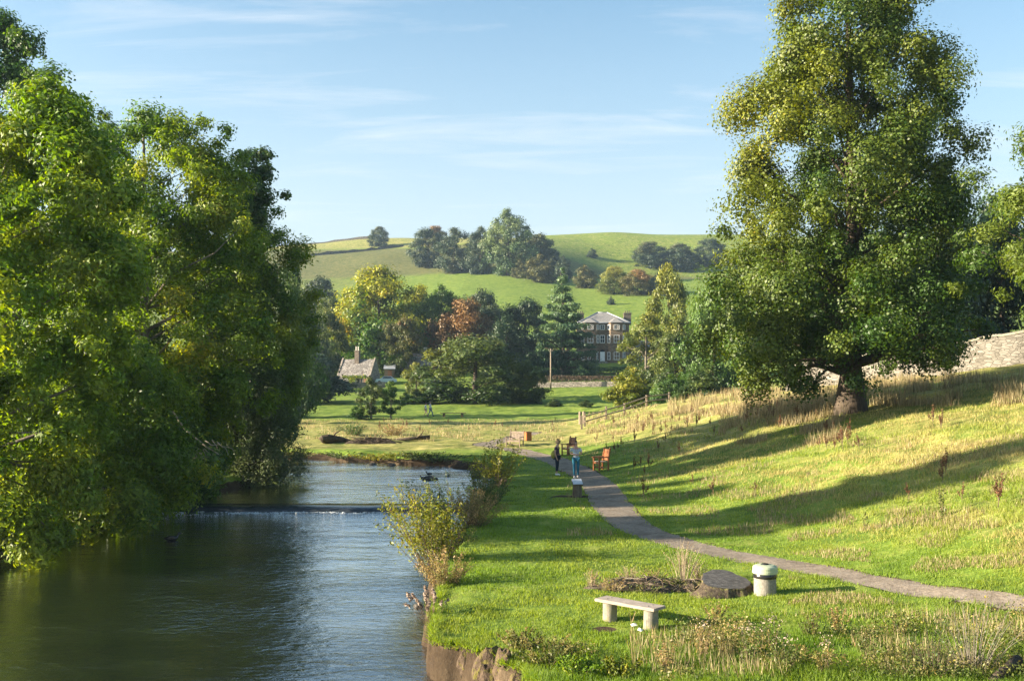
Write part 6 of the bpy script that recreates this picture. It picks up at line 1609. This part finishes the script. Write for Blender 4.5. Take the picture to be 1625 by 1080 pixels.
    v, f, col = leaf_arrays(p, rng.normal(size=(n, 3)) + np.array([0, 0, 0.7]), 0.035 + 0.035 * rng.random(n), 0.5, np.clip(0.35 + 0.8 * fbm(xx / 0.5, yy / 0.5, 83, 2) + 0.2 * rng.random(n), 0, 1), rng)
    tag(link('low_herbs', fast_mesh('low_herbs', v, f, 4, {'tint': col}, M['weed'])), 'rough low herbs in the foreground grass', 'weeds', None, 'stuff')
lawn()
# ------------------------------------------------------------------ air, sky, sun, camera
HAZE = 0.00016
if HAZE > 0:
    m, nt, ns, ls = new_mat('air')
    pv = nt.nodes.new('ShaderNodeVolumePrincipled')
    pv.inputs['Color'].default_value = (0.55, 0.76, 1.0, 1); pv.inputs['Density'].default_value = HAZE; pv.inputs['Anisotropy'].default_value = 0.3
    o = nt.nodes.new('ShaderNodeOutputMaterial'); ls.new(pv.outputs['Volume'], o.inputs['Volume'])
    h = MB().box((0, 380, 63), (1420, 860, 134)).build('haze', m)
    tag(h, 'thin blue air over the valley', 'haze', None, 'stuff')

EL, AZ = 16.0, -97.0      # sun height; bearing from +Y, clockwise (so the sun stands at the left)
w = bpy.data.worlds.new('World'); scene.world = w; w.use_nodes = True
nt = w.node_tree; nt.nodes.clear(); ls = nt.links
sky = nt.nodes.new('ShaderNodeTexSky'); sky.sky_type = 'NISHITA'; sky.sun_disc = False
sky.sun_elevation = R(EL); sky.sun_rotation = R(AZ); sky.altitude = 100; sky.air_density = 1.0; sky.dust_density = 1.3; sky.ozone_density = 1.2
tc = nt.nodes.new('ShaderNodeTexCoord')
sx = nt.nodes.new('ShaderNodeSeparateXYZ'); ls.new(tc.outputs['Generated'], sx.inputs[0])
den = math_(nt, 'ADD', math_(nt, 'MAXIMUM', sx.outputs['Z'], 0.0), 0.10)
cb = nt.nodes.new('ShaderNodeCombineXYZ')
ls.new(math_(nt, 'DIVIDE', sx.outputs['X'], den), cb.inputs[0]); ls.new(math_(nt, 'DIVIDE', sx.outputs['Y'], den), cb.inputs[1])
mp = nd(nt, 'ShaderNodeMapping'); mp.inputs['Scale'].default_value = (1.1, 4.0, 1.0); mp.inputs['Rotation'].default_value = (0, 0, R(8)); mp.inputs['Location'].default_value = (0.7, 0.35, 0)
ls.new(cb.outputs[0], mp.inputs['Vector'])
c1 = noise(nt, mp.outputs['Vector'], 1.15, 7, 0.60, 0.5); c2 = noise(nt, mp.outputs['Vector'], 0.55, 2, 0.5)
cf = math_(nt, 'ADD', math_(nt, 'MULTIPLY', c1, 0.65), math_(nt, 'MULTIPLY', c2, 0.35))
cm = ramp(nt, cf, [(0.51, 0.0), (0.61, 0.25), (0.72, 0.70)])
up = ramp(nt, sx.outputs['Z'], [(0.03, 0.0), (0.16, 0.6), (0.26, 1.0)])
cmask = math_(nt, 'MULTIPLY', cm, up)
hs = nd(nt, 'ShaderNodeHueSaturation', Hue=0.49, Saturation=1.15, Value=1.03); ls.new(sky.outputs['Color'], hs.inputs['Color'])
veil = ramp(nt, sx.outputs['Z'], [(0.0, 0.88), (0.12, 0.66), (0.24, 0.28), (0.38, 0.0)])
col = mix(nt, veil, hs.outputs['Color'], (3.0, 3.35, 3.6))
col = mix(nt, cmask, col, (4.3, 4.35, 4.4))
bg = nd(nt, 'ShaderNodeBackground', Strength=0.060); ls.new(col, bg.inputs['Color'])
ow = nt.nodes.new('ShaderNodeOutputWorld'); ls.new(bg.outputs['Background'], ow.inputs['Surface'])

ld = bpy.data.lights.new('sun', 'SUN'); ld.energy = 5.0; ld.angle = R(0.5); ld.color = (1.0, 0.86, 0.66)
so = bpy.data.objects.new('sun', ld); COL.objects.link(so)
d = Vector((-math.sin(R(AZ)) * math.cos(R(EL)), -math.cos(R(AZ)) * math.cos(R(EL)), -math.sin(R(EL))))   # where the light travels
so.rotation_euler = d.to_track_quat('-Z', 'Y').to_euler(); so.location = (-60, 20, 40)

cd = bpy.data.cameras.new('camera'); cd.lens = 36.0; cd.sensor_width = 36.0; cd.sensor_fit = 'HORIZONTAL'
cd.shift_y = 62.0 / 1625.0; cd.clip_start = 0.1; cd.clip_end = 6000
co = bpy.data.objects.new('camera', cd); COL.objects.link(co)
co.location = (0, 0, CAMZ); co.rotation_euler = (R(90), 0, 0)
scene.camera = co

vs = scene.view_settings
vs.view_transform = 'Standard'; vs.look = 'None'; vs.exposure = 2.15; vs.gamma = 1.0; vs.use_curve_mapping = False
cy = scene.cycles
cy.max_bounces = 6; cy.diffuse_bounces = 3; cy.glossy_bounces = 3; cy.transmission_bounces = 4; cy.volume_bounces = 0; cy.transparent_max_bounces = 4
cy.use_denoising = True; cy.denoiser = 'OPENIMAGEDENOISE'; cy.denoising_prefilter = 'NONE'
